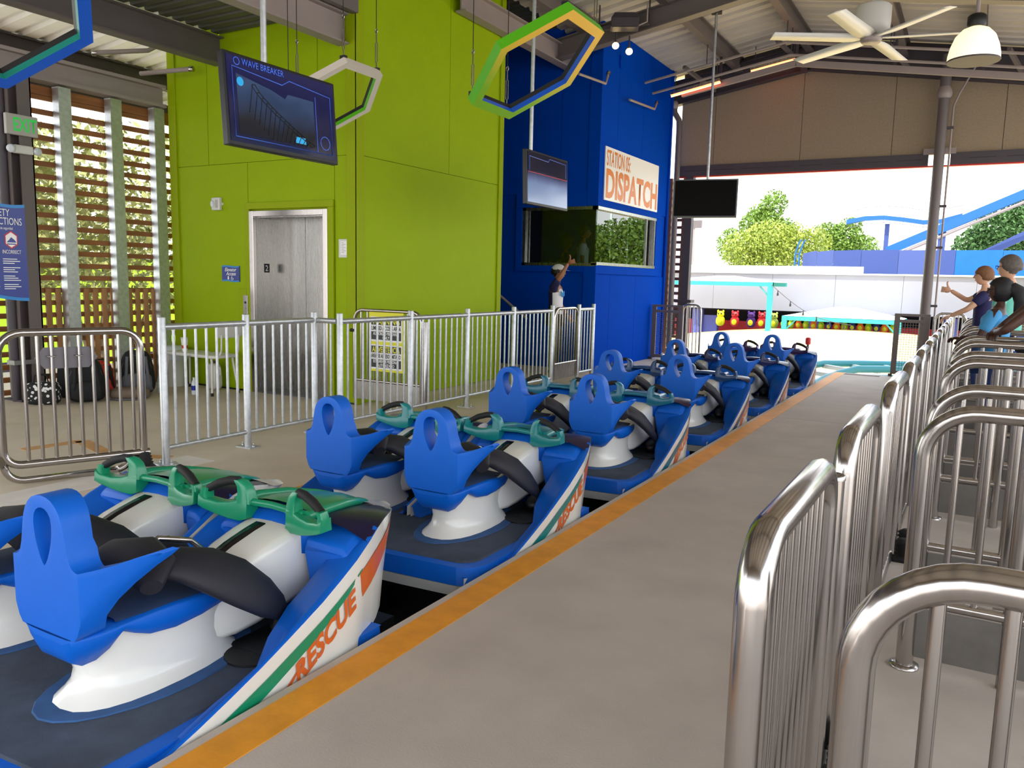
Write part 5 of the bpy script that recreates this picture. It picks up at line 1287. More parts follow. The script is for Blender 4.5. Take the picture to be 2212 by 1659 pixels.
def hand(mb, wrist, dir_, palm_n, thumb_up=False, k=1.0, side=1):
    """palm, four bent fingers, a thumb from the side of the palm"""
    w = Vector(wrist); d = Vector(dir_).normalized(); n = Vector(palm_n).normalized(); s = d.cross(n).normalized(); n = s.cross(d)
    c = w+d*0.045*k
    rot = Matrix((tuple(s), tuple(n), tuple(d))).transposed()
    mb.ellipsoid(c, 0.040*k, 0.017*k, 0.052*k, 10, 7, rot)
    for i, f in enumerate((-1.5, -0.5, 0.5, 1.5)):
        L = (0.060, 0.072, 0.068, 0.052)[i]*k; b = w+d*0.085*k+s*f*0.019*k
        if thumb_up: pts = [b, b+d*0.022*k+n*0.012*k, b+d*0.012*k+n*0.036*k, b-d*0.022*k+n*0.034*k]
        else: pts = [b, b+d*L*0.45+n*0.010*k, b+d*L*0.75+n*0.028*k, b+d*L*0.85+n*0.046*k]
        mb.tube(pts, [0.0095*k, 0.0095*k, 0.009*k, 0.007*k], 7)
    s = -s*side
    b = w+d*0.03*k-s*0.034*k
    if thumb_up: pts = [b, b-s*0.028*k+d*0.018*k, b-s*0.058*k+d*0.026*k, b-s*0.082*k+d*0.020*k]
    else: pts = [b, b-s*0.02*k+d*0.025*k, b-s*0.015*k+d*0.05*k+n*0.012*k]
    mb.tube(pts, [0.012*k, 0.0115*k, 0.0105*k, 0.008*k][:len(pts)], 7)
def head(mb, c, k=1.0):
    c = Vector(c); rings = []
    for i in range(13):
        th = pi*i/12; z = -cos(th); q = max(sin(th), 0.02)
        rx, ry = 0.076*k*q**0.75, 0.096*k*q**0.8
        if z < 0: rx *= 1+0.28*z; ry *= 1+0.16*z
        yo = 0.010*k*(1 if z < -0.2 else 0)
        rings.append([c+Vector((rx*cos(a), yo+ry*sin(a)*(1.0 if sin(a) > 0 else 1.05), 0.118*k*z)) for a in [2*pi*j/16 for j in range(16)]])
    mb.rings(rings)
    mb.rings([[c+Vector((-0.010*k, 0.088*k, 0.020*k)), c+Vector((0.010*k, 0.088*k, 0.020*k)), c+Vector((0, 0.096*k, 0.022*k))], [c+Vector((-0.017*k, 0.088*k, -0.026*k)), c+Vector((0.017*k, 0.088*k, -0.026*k)), c+Vector((0, 0.122*k, -0.022*k))], [c+Vector((-0.012*k, 0.086*k, -0.036*k)), c+Vector((0.012*k, 0.086*k, -0.036*k)), c+Vector((0, 0.104*k, -0.036*k))]])
    for s in (-1, 1): mb.ellipsoid(c+Vector((s*0.076*k, -0.008*k, -0.004*k)), 0.010*k, 0.020*k, 0.030*k, 8, 6)
    mb.ellipsoid(c+Vector((0, 0.088*k, -0.058*k)), 0.024*k, 0.010*k, 0.008*k, 8, 5)
    return mb
def face_bits(t, c, k, glasses=False):
    c = Vector(c); e = MB()
    for s in (-1, 1):
        e.ellipsoid(c+Vector((s*0.031*k, 0.086*k, 0.006*k)), 0.012*k, 0.007*k, 0.006*k, 8, 5)
    e.build('eyes', 'hair_dark', t)
    if glasses:
        g_ = MB()
        for s in (-1, 1):
            g_.tube([c+Vector((s*0.034*k+0.024*k*cos(radians(a)), 0.103*k, 0.004*k+0.018*k*sin(radians(a)))) for a in range(0, 360, 40)], 0.0025*k, 5, closed=True)
            g_.tube([c+Vector((s*0.058*k, 0.100*k, 0.008*k)), c+Vector((s*0.080*k, 0.05*k, 0.010*k)), c+Vector((s*0.081*k, -0.01*k, 0.010*k))], 0.0025*k, 5)
        g_.build('glasses', 'black', t)
def hair_shell(c, k, style):
    c = Vector(c); mb = MB(); nu, nv = 20, 14; rings = []
    for i in range(nv+1):
        th = pi*i/nv; z = cos(th); q = max(sin(th), 0.02); ring = []
        for j in range(nu):
            a = 2*pi*j/nu; x = 0.086*k*q*cos(a); y = 0.108*k*q*sin(a)-0.008*k; zz = 0.128*k*z+0.006*k
            # pull the shell inside the skull where the face or neck shows
            hide = False
            lim_front = {'short': 0.045, 'long': 0.045, 'boy': 0.022, 'afro': 0.02}[style]
            low = {'short': -0.045, 'long': -0.14, 'boy': -0.05, 'afro': -0.11}[style]
            if y > 0.045*k and zz < lim_front*k: hide = True
            if zz < low*k: hide = True
            if abs(a-pi/2) > 0.8 and y > 0.0 and y <= 0.045*k and zz < -0.01*k and style != 'long': hide = True
            f = 0.80 if hide else (1.10+0.05*math.sin(7*a+3*i))
            if style == 'afro' and not hide: f *= 1.42
            ring.append(c+Vector((x*f, y*f, zz*(f if hide else 1.0) if style != 'afro' else zz*(f if zz > 0 else min(f, 1.2)))))
        rings.append(ring)
    return mb.rings(rings)
def person(label, loc, yaw, H, pose, skin, shirt, trousers, hair, style, sleeves=None, glasses=False, thumb=None, extra=None, tor=1.0, headk=1.0, sleeve_len=0.8):
    k = H/1.75; t = thing('person', label, 'person', loc, yaw)
    J = dict(pelvis=(0, 0, 0.95), spine=(0, 0, 1.13), chest=(0, 0.0, 1.32), neck=(0, -0.005, 1.475), hb=(0, 0.015, 1.56),
             shR=(0.175, -0.005, 1.405), shL=(-0.175, -0.005, 1.405), elR=(0.23, -0.02, 1.13), elL=(-0.23, -0.02, 1.13), wrR=(0.24, 0.06, 0.89), wrL=(-0.24, 0.06, 0.89),
             hiR=(0.09, 0, 0.90), hiL=(-0.09, 0, 0.90), knR=(0.10, 0.02, 0.50), knL=(-0.10, 0.02, 0.50), anR=(0.10, -0.02, 0.09), anL=(-0.10, -0.02, 0.09), toR=(0.115, 0.15, 0.04), toL=(-0.115, 0.15, 0.04))
    J.update(pose); J = {a: Vector(b)*k for a, b in J.items()}
    names = list(J); R_ = dict(pelvis=(0.145*tor, 0.105*tor), spine=(0.135*tor, 0.095*tor), chest=(0.155*tor, 0.105*tor), neck=0.052, hb=0.05, shR=0.062, shL=0.062, elR=0.042, elL=0.042, wrR=0.029, wrL=0.029,
              hiR=0.088, hiL=0.088, knR=0.058, knL=0.058, anR=0.04, anL=0.04, toR=0.034, toL=0.034)
    E_ = [('pelvis', 'spine'), ('spine', 'chest'), ('chest', 'neck'), ('neck', 'hb'), ('chest', 'shR'), ('shR', 'elR'), ('elR', 'wrR'), ('chest', 'shL'), ('shL', 'elL'), ('elL', 'wrL'), ('pelvis', 'hiR'), ('hiR', 'knR'), ('knR', 'anR'), ('anR', 'toR'), ('pelvis', 'hiL'), ('hiL', 'knL'), ('knL', 'anL'), ('anL', 'toL')]
    def rr(n, f=1.0): r = R_[n]; return tuple(x*k*f for x in r) if isinstance(r, tuple) else r*k*f
    mb = skin_mesh([tuple(J[n]) for n in names], [(names.index(a), names.index(b)) for a, b in E_], [rr(n, 0.93) for n in names])
    hc = J['hb']+Vector((0, 0.02, 0.085))*k*headk
    head(mb, hc, k*headk)
    for sd in 'RL':
        d = (J['wr'+sd]-J['el'+sd]).normalized(); up = Vector((0, 0, 1))
        side = 1 if sd == 'R' else -1
        if thumb and thumb[0] == sd:
            # thumb axis = -s must point up: s = d x n
            n = thumb[1]; hand(mb, J['wr'+sd], thumb[2] if len(thumb) > 2 else d, n, True, k, side)
        else:
            hand(mb, J['wr'+sd], d, (-side, 0.2, 0) if abs(d.z) > 0.5 else (0, 0, -1), False, k, side)
    mb.build('body', skin, t)
    up_n = ['spine', 'pelvis', 'chest', 'neckb', 'shR', 'shL', 'slR', 'slL']
    J['neckb'] = J['chest']+(J['neck']-J['chest'])*0.62
    for sd in 'RL': J['sl'+sd] = J['sh'+sd]+(J['el'+sd]-J['sh'+sd])*sleeve_len
    J['hem'] = J['pelvis']+(J['pelvis']-J['spine'])*0.25
    vn = ['spine', 'chest', 'neckb', 'pelvis', 'hem']
    sh = skin_mesh([tuple(J[n]) for n in vn], [(0, 1), (1, 2), (0, 3), (3, 4)], [tuple(x*k*tor for x in r) for r in ((0.162, 0.122), (0.200, 0.138), (0.105, 0.090), (0.168, 0.128), (0.168, 0.128))])
    sho = sh.build('shirt', shirt, t)
    for sd in 'RL':
        skin_mesh([tuple(J['chest']+(J['sh'+sd]-J['chest'])*0.45), tuple(J['sh'+sd]), tuple(J['sl'+sd])], [(0, 1), (1, 2)], [0.085*k, 0.080*k, 0.062*k]).build('sleeve', sleeves or shirt, sho)
    vn = ['pelvis', 'hiR', 'knR', 'anR', 'hiL', 'knL', 'anL']
    skin_mesh([tuple(J[n]) for n in vn], [(0, 1), (1, 2), (2, 3), (0, 4), (4, 5), (5, 6)], [tuple(x*k*tor for x in (0.150, 0.115)), 0.100*k, 0.075*k, 0.062*k, 0.100*k, 0.075*k, 0.062*k]).build('trousers', trousers, t)
    shoes = MB()
    for sd in 'RL': superell(shoes, tuple((J['an'+sd]+J['to'+sd])/2+Vector((0, 0.0, -0.02*k))), 0.045*k, 0.135*k, 0.045*k, 0.7)
    shoes.build('shoes', 'black', t)
    if style: hair_shell(hc, k*headk, style).build('hair', hair, t)
    face_bits(t, hc, k*headk, glasses)
    if extra: extra(t, J, hc, k*headk)
    return t
ramp_mat('shirt_raglan', [(0.0, rgb(24, 22, 72)), (0.46, rgb(24, 22, 72)), (0.47, rgb(226, 224, 226)), (1.0, rgb(226, 224, 226))], axis=1, rough=0.85, lo=-0.2, hi=0.2)
def cap(t, J, c, k):
    mb = MB(); rings = []
    for i in range(7):
        th = (pi/2)*i/6
        rings.append([c+Vector((0.090*k*cos(th)*cos(a), 0.112*k*cos(th)*sin(a)-0.006*k, 0.045*k+0.095*k*sin(th))) for a in [2*pi*j/18 for j in range(18)]])
    o = mb.rings(rings).build('cap', 'cap_white', t)
    br = [[c+Vector((x*k, (0.098-0.25*x*x)*k, 0.048*k)) for x in (-0.075, -0.04, 0, 0.04, 0.075)], [c+Vector((x*0.92*k, (0.195-4.5*x*x)*k, 0.032*k)) for x in (-0.075, -0.04, 0, 0.04, 0.075)]]
    q = MB().rings(br, False, False); q.build('cap_brim', 'cap_white', o)
def jersey(t, J, c, k):
    q = MB(); y_ = 0.116*k
    for i, (x0, z0) in enumerate(((-0.10, 1.27), (-0.05, 1.26), (0.0, 1.25), (0.05, 1.26), (0.10, 1.28))):
        q.prism([(x0*k, y_, z0*k), ((x0+0.03)*k, y_, z0*k), ((x0+0.045)*k, y_, (z0+0.08)*k), ((x0+0.015)*k, y_, (z0+0.08)*k)], (0, 0.006*k, 0))
    q.build('shirt_print', 'shirt_sky', t)
def emp_extra(t, J, c, k): cap(t, J, c, k); jersey(t, J, c, k)
person('ride attendant in white cap and jersey giving a thumbs up before the booth', (-5.80, 11.45, 0), radians(-78), 1.72,
       dict(elR=(0.24, 0.13, 1.58), wrR=(0.19, 0.24, 1.80), elL=(-0.22, 0.02, 1.13), wrL=(-0.20, 0.16, 0.95)), 'skin_mid', 'shirt_raglan', 'trousers_dark', 'hair_dark', 'short', sleeves='shirt_navy', glasses=True, thumb=('R', (-1, 0.25, 0.1), (0.15, 0.95, 0.25)), extra=emp_extra)
person('teenage boy in navy shirt pointing a thumbs up toward the train', (0.10, 12.25, 0), radians(88), 1.79,
       dict(shR=(0.165, 0.02, 1.40), elR=(0.20, 0.20, 1.32), wrR=(0.14, 0.40, 1.45), elL=(-0.24, 0.16, 1.22), wrL=(-0.18, 0.36, 1.12)), 'skin_light', 'shirt_navy', 'denim', 'hair_brown', 'boy', thumb=('R', (-1, 0.2, 0), (-0.2, 0.97, 0.1)), headk=0.98, sleeve_len=0.7)
person('grey-haired man in a mint green shirt with glasses', (0.33, 10.6, 0), radians(62), 1.86,
       dict(elL=(-0.26, -0.01, 1.13), wrL=(-0.25, 0.07, 0.90), elR=(0.26, -0.01, 1.13), wrR=(0.25, 0.07, 0.90)), 'skin_light', 'shirt_teal', 'denim', 'hair_grey', 'short', glasses=True, tor=1.12, headk=1.05)
def pony(t, J, c, k):
    MB().tube([c+Vector((0, -0.09, 0.03))*k, c+Vector((0.0, -0.17, -0.02))*k, c+Vector((0.0, -0.19, -0.12))*k, c+Vector((0, -0.16, -0.24))*k], [0.06*k, 0.075*k, 0.065*k, 0.03*k], 10).build('ponytail', 'hair_dark', t)
person('woman with dark tied-back hair and glasses in a light blue shirt', (0.19, 9.06, 0), radians(80), 1.60,
       dict(elL=(-0.27, 0.10, 1.14), wrL=(-0.14, 0.30, 1.12), elR=(0.24, 0.05, 1.13), wrR=(0.12, 0.26, 1.10), neck=(0, -0.03, 1.47), hb=(0, -0.03, 1.55)), 'skin_dark', 'shirt_blue', 'denim', 'hair_dark', 'long', glasses=True, tor=1.22, headk=1.06, extra=pony)
def bracelet(t, J, c, k):
    w = J['wrR']; d = (J['wrR']-J['elR']).normalized(); s = d.cross(Vector((0, 0, 1))).normalized(); u = s.cross(d)
    MB().tube([w-d*0.01+0.036*k*(cos(radians(a))*s+sin(radians(a))*u) for a in range(0, 360, 30)], 0.004, 5, closed=True).build('bracelet', 'sign_orange', t)
person('man leaning a bare dark arm with a bracelet on the queue rail, right edge', (0.52, 8.22, 0), radians(95), 1.80,
       dict(shL=(-0.19, 0.02, 1.39), elL=(-0.26, 0.30, 1.13), wrL=(-0.02, 0.34, 1.10), elR=(0.26, 0.26, 1.14), wrR=(0.10, 0.32, 1.10)), 'skin_dark', 'shirt_sky', 'trousers_dark', 'hair_dark', 'short', sleeve_len=0.25, extra=bracelet)
person('bearded operator standing inside the dark dispatch booth', (-6.22, 13.3, 0.78), radians(-62), 1.68, {}, 'skin_mid', 'shirt_white', 'trousers_dark', 'hair_dark', 'short', extra=jersey)
person('operator with big curly hair inside the dispatch booth', (-6.52, 13.22, 0.78), radians(-50), 1.47, {}, 'skin_mid', 'shirt_navy', 'trousers_dark', 'hair_dark', 'afro')
# ================================================================== OUTSIDE
# ground and far plaza
gm = MB(); nx, ny = 24, 20; vs = []; fs = []
for i in range(nx+1):
    for j in range(ny+1):
        x = -42+62*i/nx; y = 17.0+35.0*j/ny; f_ = j/ny
        z = -2.8+1.72*f_**0.8-0.0075*(x+6.5)**2*(0.3+0.7*f_)
        vs.append((x, y, max(z, -4.6)))
for i in range(nx):
    for j in range(ny): a = i*(ny+1)+j; fs.append((a, a+ny+1, a+ny+2, a+1))
struct(gm.add(vs, fs, True).build('floor_plaza', 'plaza'))
struct(MB().box(-160, 160, -60, 220, -4.9, -4.7).build('floor_ground', 'ground'))
# track leaving the station
t = thing('coaster_track', 'teal coaster track curving right beyond the platform', 'track', (-2.985, 0, 0))
pts = [(0, 14.25), (0, 14.6), (0, 15.0)]
cxr, cyr, Rr = 5.2, 15.0, 5.2
pts += [(cxr-Rr*cos(radians(a)), cyr+Rr*0.62*sin(radians(a))) for a in range(8, 91, 8)]+[(cxr+k*1.5, cyr+Rr*0.62) for k in range(1, 5)]
def tz(i): return -0.55+0.50*min(1.0, i/6)
def offs(d):
    out = []
    for i in range(len(pts)):
        a = Vector(pts[max(0, i-1)]); b = Vector(pts[min(len(pts)-1, i+1)]); n = (b-a).normalized()
        out.append((pts[i][0]+n.y*d, pts[i][1]-n.x*d, tz(i)))
    return out
for d in (-0.5, 0.5): MB().tube(offs(d), 0.07, 10).build('rail', 'track_teal', t)
MB().tube([(p[0], p[1], tz(i)-0.32) for i, p in enumerate(pts)], 0.16, 10).build('spine', 'track_teal', t)
L_, R2 = offs(-0.5), offs(0.5)
tie = MB()
for a, b in zip(L_, R2):
    o = MB().bar((a[0], a[1], a[2]-0.05), (b[0], b[1], b[2]-0.05), 0.07, 0.08).build('tie', 'sign_white', t)
t = thing('signal_post', 'small dark red signal post with knobs ahead of the train', 'signal post', (-2.62, 15.55, -1.2))
MB().tube([(0, 0, 0), (0, 0, 1.62)], 0.022).build('post', 'steel_dark', t); MB().lathe((0, 0, 1.62), [(0.04, 0), (0.05, 0.02), (0.05, 0.11), (0.03, 0.13)], 12).build('beacon', 'sign_red', t)
for z in (1.35, 1.48): MB().lathe((0, 0, z), [(0.02, 0.0), (0.03, 0.04), (0.03, 0.06)], 8, (1, -0.3, 0)).build('knob', 'sign_red', t)

def leaves(mb, blobs, n, size, rnd):
    tot = sum(b[3]*b[4]*b[5] for b in blobs)
    for (x, y, z, rx, ry, rz) in blobs:
        for _ in range(int(n*rx*ry*rz/tot)):
            u = Vector((rnd.gauss(0, 1), rnd.gauss(0, 1), rnd.gauss(0, 1))).normalized()*(rnd.random()**0.32)
            c = Vector((x+u.x*rx, y+u.y*ry, z+u.z*rz))
            a = Vector((rnd.gauss(0, 1), rnd.gauss(0, 1), rnd.gauss(0, 1))).normalized(); b = a.cross(Vector((rnd.gauss(0, 1), rnd.gauss(0, 1), rnd.gauss(0, 1)))).normalized()
            s = size*rnd.uniform(0.6, 1.3)
            mb.add([c-a*s, c-b*s*0.55, c+a*s, c+b*s*0.55], [(0, 1, 2, 3)])
    return mb
def tree(label, base, blobs, n, size, leaf_m, seed, trunk=0.25, lean=(0, 0), ground=-4.7):
    rnd = random.Random(seed); t = thing('tree', label, 'tree', (base[0], base[1], ground))
    bl = [(b[0], b[1], b[2]-ground, b[3], b[4], b[5]) for b in blobs]
    top = max(b[2] for b in bl)
    cx_ = sum(b[0] for b in bl)/len(bl); cy_ = sum(b[1] for b in bl)/len(bl)
    tr = MB().tube([(0, 0, 0), (lean[0]*0.3, lean[1]*0.3, top*0.3), (lean[0], lean[1], top*0.6), (cx_, cy_, top*0.9)], [trunk, trunk*0.8, trunk*0.6, trunk*0.2], 8)
    for b in bl: tr.tube([(lean[0]*0.6, lean[1]*0.6, top*0.42), ((b[0]+lean[0])/2, (b[1]+lean[1])/2, (b[2]+top*0.45)/2), (b[0], b[1], b[2])], [trunk*0.45, trunk*0.3, trunk*0.1], 6)
    tr.build('trunk', 'bark', t)
    o = leaves(MB(), bl, n, size, rnd).build('foliage', leaf_m, t); o['kind'] = 'stuff'
    return t
# trees past the far opening (y about 90)
tree('tall dark green tree at the left of the far tree group', (-21.5, 93), [(0, 0, 8.0, 2.6, 2.2, 2.0), (1.2, 0, 10.4, 1.5, 1.4, 1.6), (-0.4, 0, 9.6, 1.2, 1.2, 1.0), (-3.2, 0, 6.0, 1.8, 1.6, 1.9), (2.6, 0, 8.0, 1.3, 1.2, 0.9), (2.0, 0, 6.0, 2.5, 2, 2.5)], 8000, 0.18, 'leaf_green', 1)
tree('bright yellow-green tree in the middle of the far group', (-19.0, 86), [(0, 0, 6.0, 2.8, 2.2, 2.2), (-2.6, 0, 5.0, 2.4, 2, 2.2), (2.6, 0, 5.4, 2.4, 2, 2.4), (4.4, 0, 5.6, 1.8, 1.6, 1.9), (-0.5, 0, 4.0, 3.6, 2, 1.8)], 9000, 0.17, 'leaf_yellow', 2)
tree('round green tree at the right of the far group, beside the blue ladder', (-12.6, 92), [(0, 0, 6.2, 2.2, 2.0, 2.0), (1.6, 0, 5.6, 2.0, 1.7, 1.4), (-1.6, 0, 7.0, 1.7, 1.6, 1.3), (0.6, 0, 8.0, 1.2, 1.1, 0.8), (-1.0, 0, 4.8, 2.4, 2, 1.6)], 6500, 0.17, 'leaf_green', 3)
tree('leafy tree behind the steep blue coaster track at the right', (2.2, 92), [(0, 0, 7.0, 3.6, 2.5, 2.4), (2.5, 0, 8.8, 3.0, 2, 2.4), (-2.6, 0, 5.6, 2.2, 2, 1.8)], 9000, 0.22, 'leaf_dark', 4)
# trees mirrored in the booth windows, past the right of the frame
tree('big leafy tree standing outside right of the station', (8.0, 47), [(0, 0, 2.4, 3.4, 3.6, 3.0), (-1.2, 2, 4.6, 2.2, 2.4, 1.8), (2.4, -1, 2.8, 2.6, 3, 2.4), (-2.8, -1, 1.4, 2.6, 3.2, 2.6)], 16000, 0.15, 'leaf_green', 5)
t = thing('coaster_support', 'teal coaster support columns standing outside right of the station', 'roller coaster', (8.5, 54, -4.7))
for dx in (-3.0, 1.0): MB().bar((dx, 0, 0), (dx*0.4, 0, 14.0), 0.7, 0.7).build('column', 'track_teal', t)
MB().bar((-6, 0, 11.0), (7, 0, 12.2), 0.8, 0.7).build('box_beam', 'track_teal', t)
# trees behind the slatted wall
for i, (bx, by, blobs, lm, lab) in enumerate((
        (-14.5, 6.6, [(0, 0, 3.2, 2.0, 1.8, 1.3), (0.6, 1.2, 2.2, 1.8, 1.6, 1.2), (-0.6, -1.2, 2.4, 1.6, 1.6, 1.1), (0, 0.2, 1.6, 1.6, 1.8, 0.7)], 'leaf_olive', 'olive leafed tree just behind the slatted wall, nearest the column'),
        (-15.5, 10.2, [(0, 0, 3.0, 2.2, 2.0, 1.5), (0.4, 1.4, 2.0, 2.0, 1.8, 1.2), (0.6, -1.4, 2.2, 1.8, 1.8, 1.3), (0.8, 0, 1.2, 1.4, 1.6, 0.7)], 'leaf_olive', 'olive leafed tree behind the slatted wall, beside the green tower'),
        (-18.5, 8.2, [(0, 0, 3.6, 2.4, 3.0, 1.4), (0, 0.5, 2.2, 2.2, 3.0, 1.3)], 'leaf_yellow', 'yellowish tree farther behind the slatted wall'))):
    tree(lab, (bx, by), blobs, 5200, 0.085, lm, 20+i, trunk=0.16, lean=(0.4, -0.5))
t = thing('green_building', 'lime green building behind the slatted wall', 'building', (-24, 14, -4.7))
MB().box(-1, 1, -14, 16, 0, 6.55).build('wall', 'lime_far', t)
for k in range(4): MB().box(1.0, 1.03, -9+k*5.5, -7+k*5.5, 2.2, 3.6).build('window', 'bldg_dark', t)
MB().box(-1.1, 1.1, -14.1, 16.1, 6.55, 6.65).build('coping', 'bldg_white', t)

# white bridge building with a dark arcade
t = thing('bridge_building', 'long white building with a dark open arcade across the plaza', 'building', (0, 56, 0))
for k in range(9):
    MB().box(-24+k*4.0+0.008, -20+k*4.0-0.008, 0, 0.3, -0.22, 2.25).build('facade_panel', 'bldg_white', t)
MB().box(-24, 12, -0.15, 0.3, 2.25, 2.34).build('coping', 'sign_white', t); MB().box(-24, 12, 0.3, 8, 2.0, 2.25).build('roof', 'bldg_white', t)
MB().box(-24, 12, 5, 5.2, -5, 2.2).build('back_wall', 'bldg_dark', t); MB().box(-24, 12, 0.2, 5, -0.30, -0.24).build('soffit', 'bldg_dark', t)
for x in (-17.3, -9.4, -1.2, 6): MB().lathe((x, 1.0, -5), [(0.42, 0), (0.42, 4.8)], 16).build('column', 'bldg_lilac', t)
MB().box(-17.0, -15.9, 1.0, 1.6, -5, -0.75).build('kiosk', 'bldg_lilac', t)
MB().box(-26, -8, 14, 14.4, 2.25, 3.1).build('rear_block', 'sign_white', t)
MB().box(-20, 10, 4.0, 4.4, -5.0, -1.2).build('counter', 'sign_red', t)
# plush prizes
pc = [('plush_green', rgb(150, 200, 40)), ('plush_orange', rgb(240, 120, 40)), ('plush_navy', rgb(40, 60, 130))]
for n_, c_ in pc: mat(n_, c_, 0.9)
def plush(label, loc, m, s=1.0):
    t = thing('plush_toy', label, 'plush toy', loc, 0, 'plush prizes hanging in the arcade')
    superell(MB(), (0, 0, 0.22*s), 0.21*s, 0.15*s, 0.24*s, 0.9).build('body', m, t)
    MB().ellipsoid((0, 0, 0.52*s), 0.17*s, 0.15*s, 0.16*s).build('head', m, t)
    e = MB()
    for q in (-1, 1): e.ellipsoid((q*0.07*s, -0.14*s, 0.56*s), 0.035*s, 0.02*s, 0.04*s, 8, 5)
    e.build('eyes', 'sign_black', t); MB().ellipsoid((0, -0.13*s, 0.2*s), 0.12*s, 0.05*s, 0.14*s, 10, 6).build('belly', 'sign_yellow', t)
    for q in (-1, 1): MB().ellipsoid((q*0.12*s, 0, 0.66*s), 0.05*s, 0.04*s, 0.07*s, 8, 5).build('ear', m, t)
seq = [0, 0, 1, 0, 1, 0, 2, 1, 0, 2, 1, 0, 2, 1, 0]
cname = ['green', 'orange', 'navy']
num = ['first', 'second', 'third', 'fourth', 'fifth', 'sixth', 'seventh', 'eighth', 'ninth', 'tenth', 'eleventh', 'twelfth', 'thirteenth', 'fourteenth', 'last']
for i, q in enumerate(seq):
    plush('%s spotted plush toy, %s from the left in the prize row' % (cname[q], num[i]), (-10.9+i*0.47, 55.1, -1.28), pc[q][0])
for i, (x, c_, lab) in enumerate(((-15.2, 'sign_yellow', 'yellow plush in the dark arcade beside the lilac kiosk'), (-14.2, 'sign_red', 'big red plush heap in the dark arcade'), (-13.1, 'purple_trim', 'dark purple plush in the middle of the dark arcade'), (-12.4, 'sign_red', 'red plush just left of the teal post'), (-11.6, 'leaf_yellow', 'yellow-green plush right beside the teal post'))):
    plush(lab, (x, 55.3, -1.38), c_, 1.5)
# teal pergolas
def pergola(label, x0, x1, y, zbeam, tent):
    t = thing('pergola', label, 'canopy', ((x0+x1)/2, y, 0)); a, b = x0-(x0+x1)/2, x1-(x0+x1)/2
    MB().box(a, b, -0.12, 0.12, zbeam-0.12, zbeam+0.12).build('front_beam', 'track_teal', t); MB().box(a, b, 3.9, 4.1, zbeam-0.12, zbeam+0.12).build('rear_beam', 'track_teal', t)
    for x in (a, b-0.3):
        MB().box(x, x+0.3, -0.15, 0.15, -4.7, zbeam+0.15).build('post', 'track_teal', t)
        MB().bar((x+0.15, 0, zbeam-0.8), (x+(0.8 if x < 0 else -0.5), 0, zbeam-0.1), 0.08, 0.08).build('knee_brace', 'track_teal', t)
    mb = MB()
    mb.add([(a, 0, zbeam+0.14), (b, 0, zbeam+0.14), ((a+b)/2+0.6, 2, zbeam+tent), ((a+b)/2-0.6, 2, zbeam+tent), (a, 4, zbeam+0.14), (b, 4, zbeam+0.14)], [(0, 1, 2, 3), (5, 4, 3, 2), (4, 0, 3), (1, 5, 2)])
    mb.build('canvas', 'sign_white', t)
pergola('tall teal pergola in front of the white building', -17.5, -10.65, 50, 1.52, 0.5)
pergola('low teal pergola with white canvas over the prize stalls', -10.3, -3.6, 51.5, -0.52, 0.75)
t = thing('string_lights', 'sagging string of bulbs from the teal post', 'string lights', (-10.7, 49.8, 1.5))
cp = [(s*4.6, 0, -2.2*s-0.55*sin(pi*s)) for s in [k/12 for k in range(13)]]
MB().tube(cp, 0.018, 5).build('cable', 'steel_dark', t)
for k in (1, 3, 5, 7, 9, 11): MB().lathe((cp[k][0], 0, cp[k][2]-0.02), [(0.03, 0), (0.03, -0.10), (0.06, -0.20), (0.05, -0.28), (0.01, -0.30)], 8).build('bulb', 'black', t)
# blue panel wall
t = thing('panel_wall', 'curved blue panel wall above the white building', 'wall', (0, 75, 0))
px = [(-14.0, -12.6, 'wall_slate2'), (-12.6, -11.1, 'wall_slate2'), (-11.1, -8.8, 'wall_slate'), (-8.8, -5.9, 'wall_slate'), (-5.9, -3.2, 'wall_slate2'), (-3.2, -1.7, 'wall_slate'), (-1.7, 1.6, 'wall_azure'), (1.6, 5.5, 'wall_azure'), (5.5, 9.5, 'wall_slate')]
def cv(x): return 2.2*max(0.0, (-9-x)/5.0)**2
for x0, x1, m_ in px:
    MB().prism([(x0+0.012, cv(x0), 0.5), (x1-0.012, cv(x1), 0.5), (x1-0.012, cv(x1), 4.66-0.02*cv(x1)), (x0+0.012, cv(x0), 4.62-0.1*cv(x0))], (0, 0.12, 0)).build('panel', m_, t)
MB().prism([(-9, 0.2, 0.6), (9.4, 0.2, 0.6), (9.4, 0.2, 4.6), (-9, 0.2, 4.55)], (0, 0.1, 0)).build('backing', 'wall_slate', t)
t = thing('ladder', 'blue hooked ladder at the left end of the blue panel wall', 'ladder', (-14.35, 76.5, 0))
for dx in (-0.18, 0.18): MB().tube([(dx, 0, 0.5), (dx, 0, 4.4), (dx+0.3, 0, 5.4), (dx+0.45, 0, 5.6)], 0.07, 8).build('rail', 'track_blue', t)
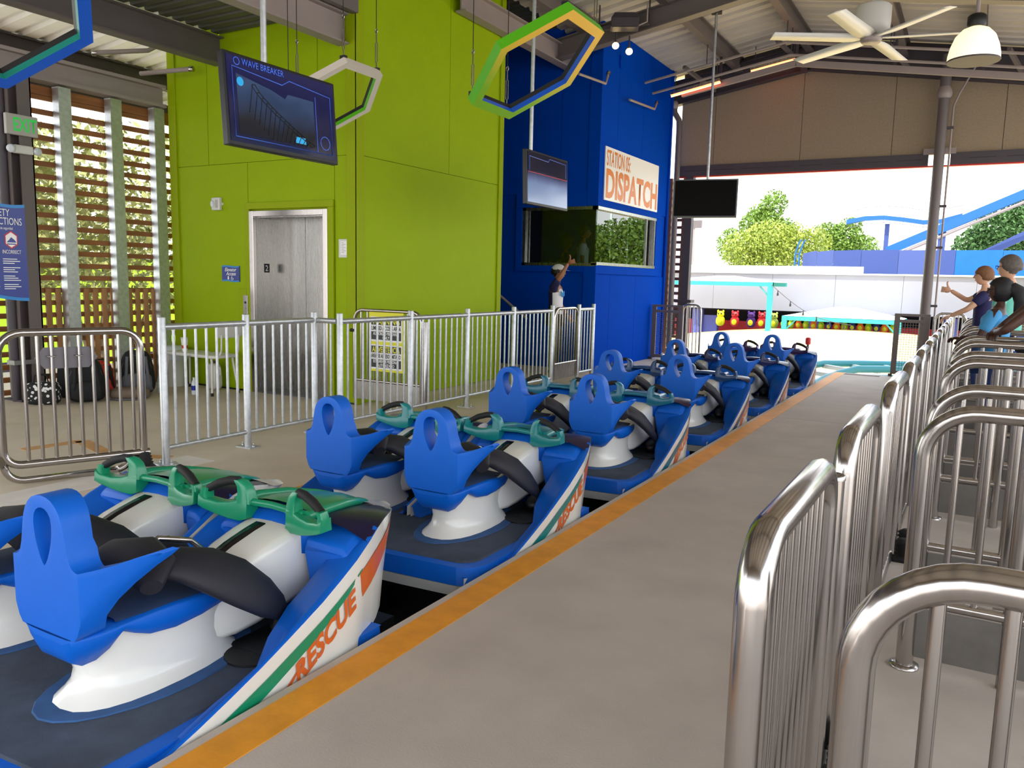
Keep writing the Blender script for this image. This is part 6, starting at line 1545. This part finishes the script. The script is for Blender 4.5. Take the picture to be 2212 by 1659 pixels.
for k in range(9): MB().tube([(-0.18, 0, 1.0+k*0.42), (0.18, 0, 1.0+k*0.42)], 0.03, 6).build('rung', 'track_blue', t)
# distant coaster
t = thing('distant_coaster', 'distant blue roller coaster track with handrails', 'roller coaster', (0, 86, 0))
hp = [(x*1.433, y, 1.5+(z-1.5)*1.433) for x, y, z in ((-8.1, 0, 5.9), (-7.0, 0, 6.12), (-5.8, 0, 6.15), (-4.6, 0, 6.0), (-3.4, 0, 5.8), (-2.4, 0, 5.85), (-1.2, 0, 6.2))]
MB().rings([[(x, y-0.5, z-0.2), (x, y+0.5, z-0.2), (x, y+0.5, z+0.2), (x, y-0.5, z+0.2)] for x, y, z in hp], True, True, False).build('box_beam', 'track_blue', t)
for dz in (-0.6, 0.7): MB().tube([(x, y-0.4, z+dz*1.2+0.3*(1-((x+6.4)/5.7)**2)) for x, y, z in hp], 0.03, 6).build('handrail', 'steel_paint', t)
for x, y, z in hp: MB().tube([(x, -0.4, z-0.5), (x, -0.4, z+0.9)], 0.02, 5).build('stanchion', 'steel_paint', t)
MB().bar((-8.0, 0.3, -4.7), (-8.0, 0.3, 7.6), 0.4, 0.4).build('support_post', 'wall_slate', t)
t = thing('distant_lift', 'steep blue coaster track beam climbing at the right', 'roller coaster', (0, 84, 0))
MB().bar((-7.6, 0, 4.9), (7.5, 0, 12.0), 1.0, 0.78).build('box_beam', 'track_blue', t); MB().tube([(-6.4, -0.3, 4.75), (7.5, -0.3, 11.3)], 0.15, 8).build('running_rail', 'steel_light', t)
MB().bar((-3.15, 0, -4.7), (-3.15, 0, 7.0), 0.6, 0.6).build('support_post', 'wall_slate', t)
MB().bar((0.0, 3, 4.6), (7.5, 3, 8.8), 0.85, 0.7).build('lower_beam', 'wall_slate', t)
t = thing('light_mast', 'far stadium light mast left of the trees', 'light mast', (-33, 105, -4.7))
MB().tube([(0, 0, 0), (0, 0, 14.0)], 0.14, 8).build('pole', 'steel_light', t); MB().box(-1.0, 1.0, -0.2, 0.2, 13.4, 14.4).build('lamp_array', 'steel_paint', t)
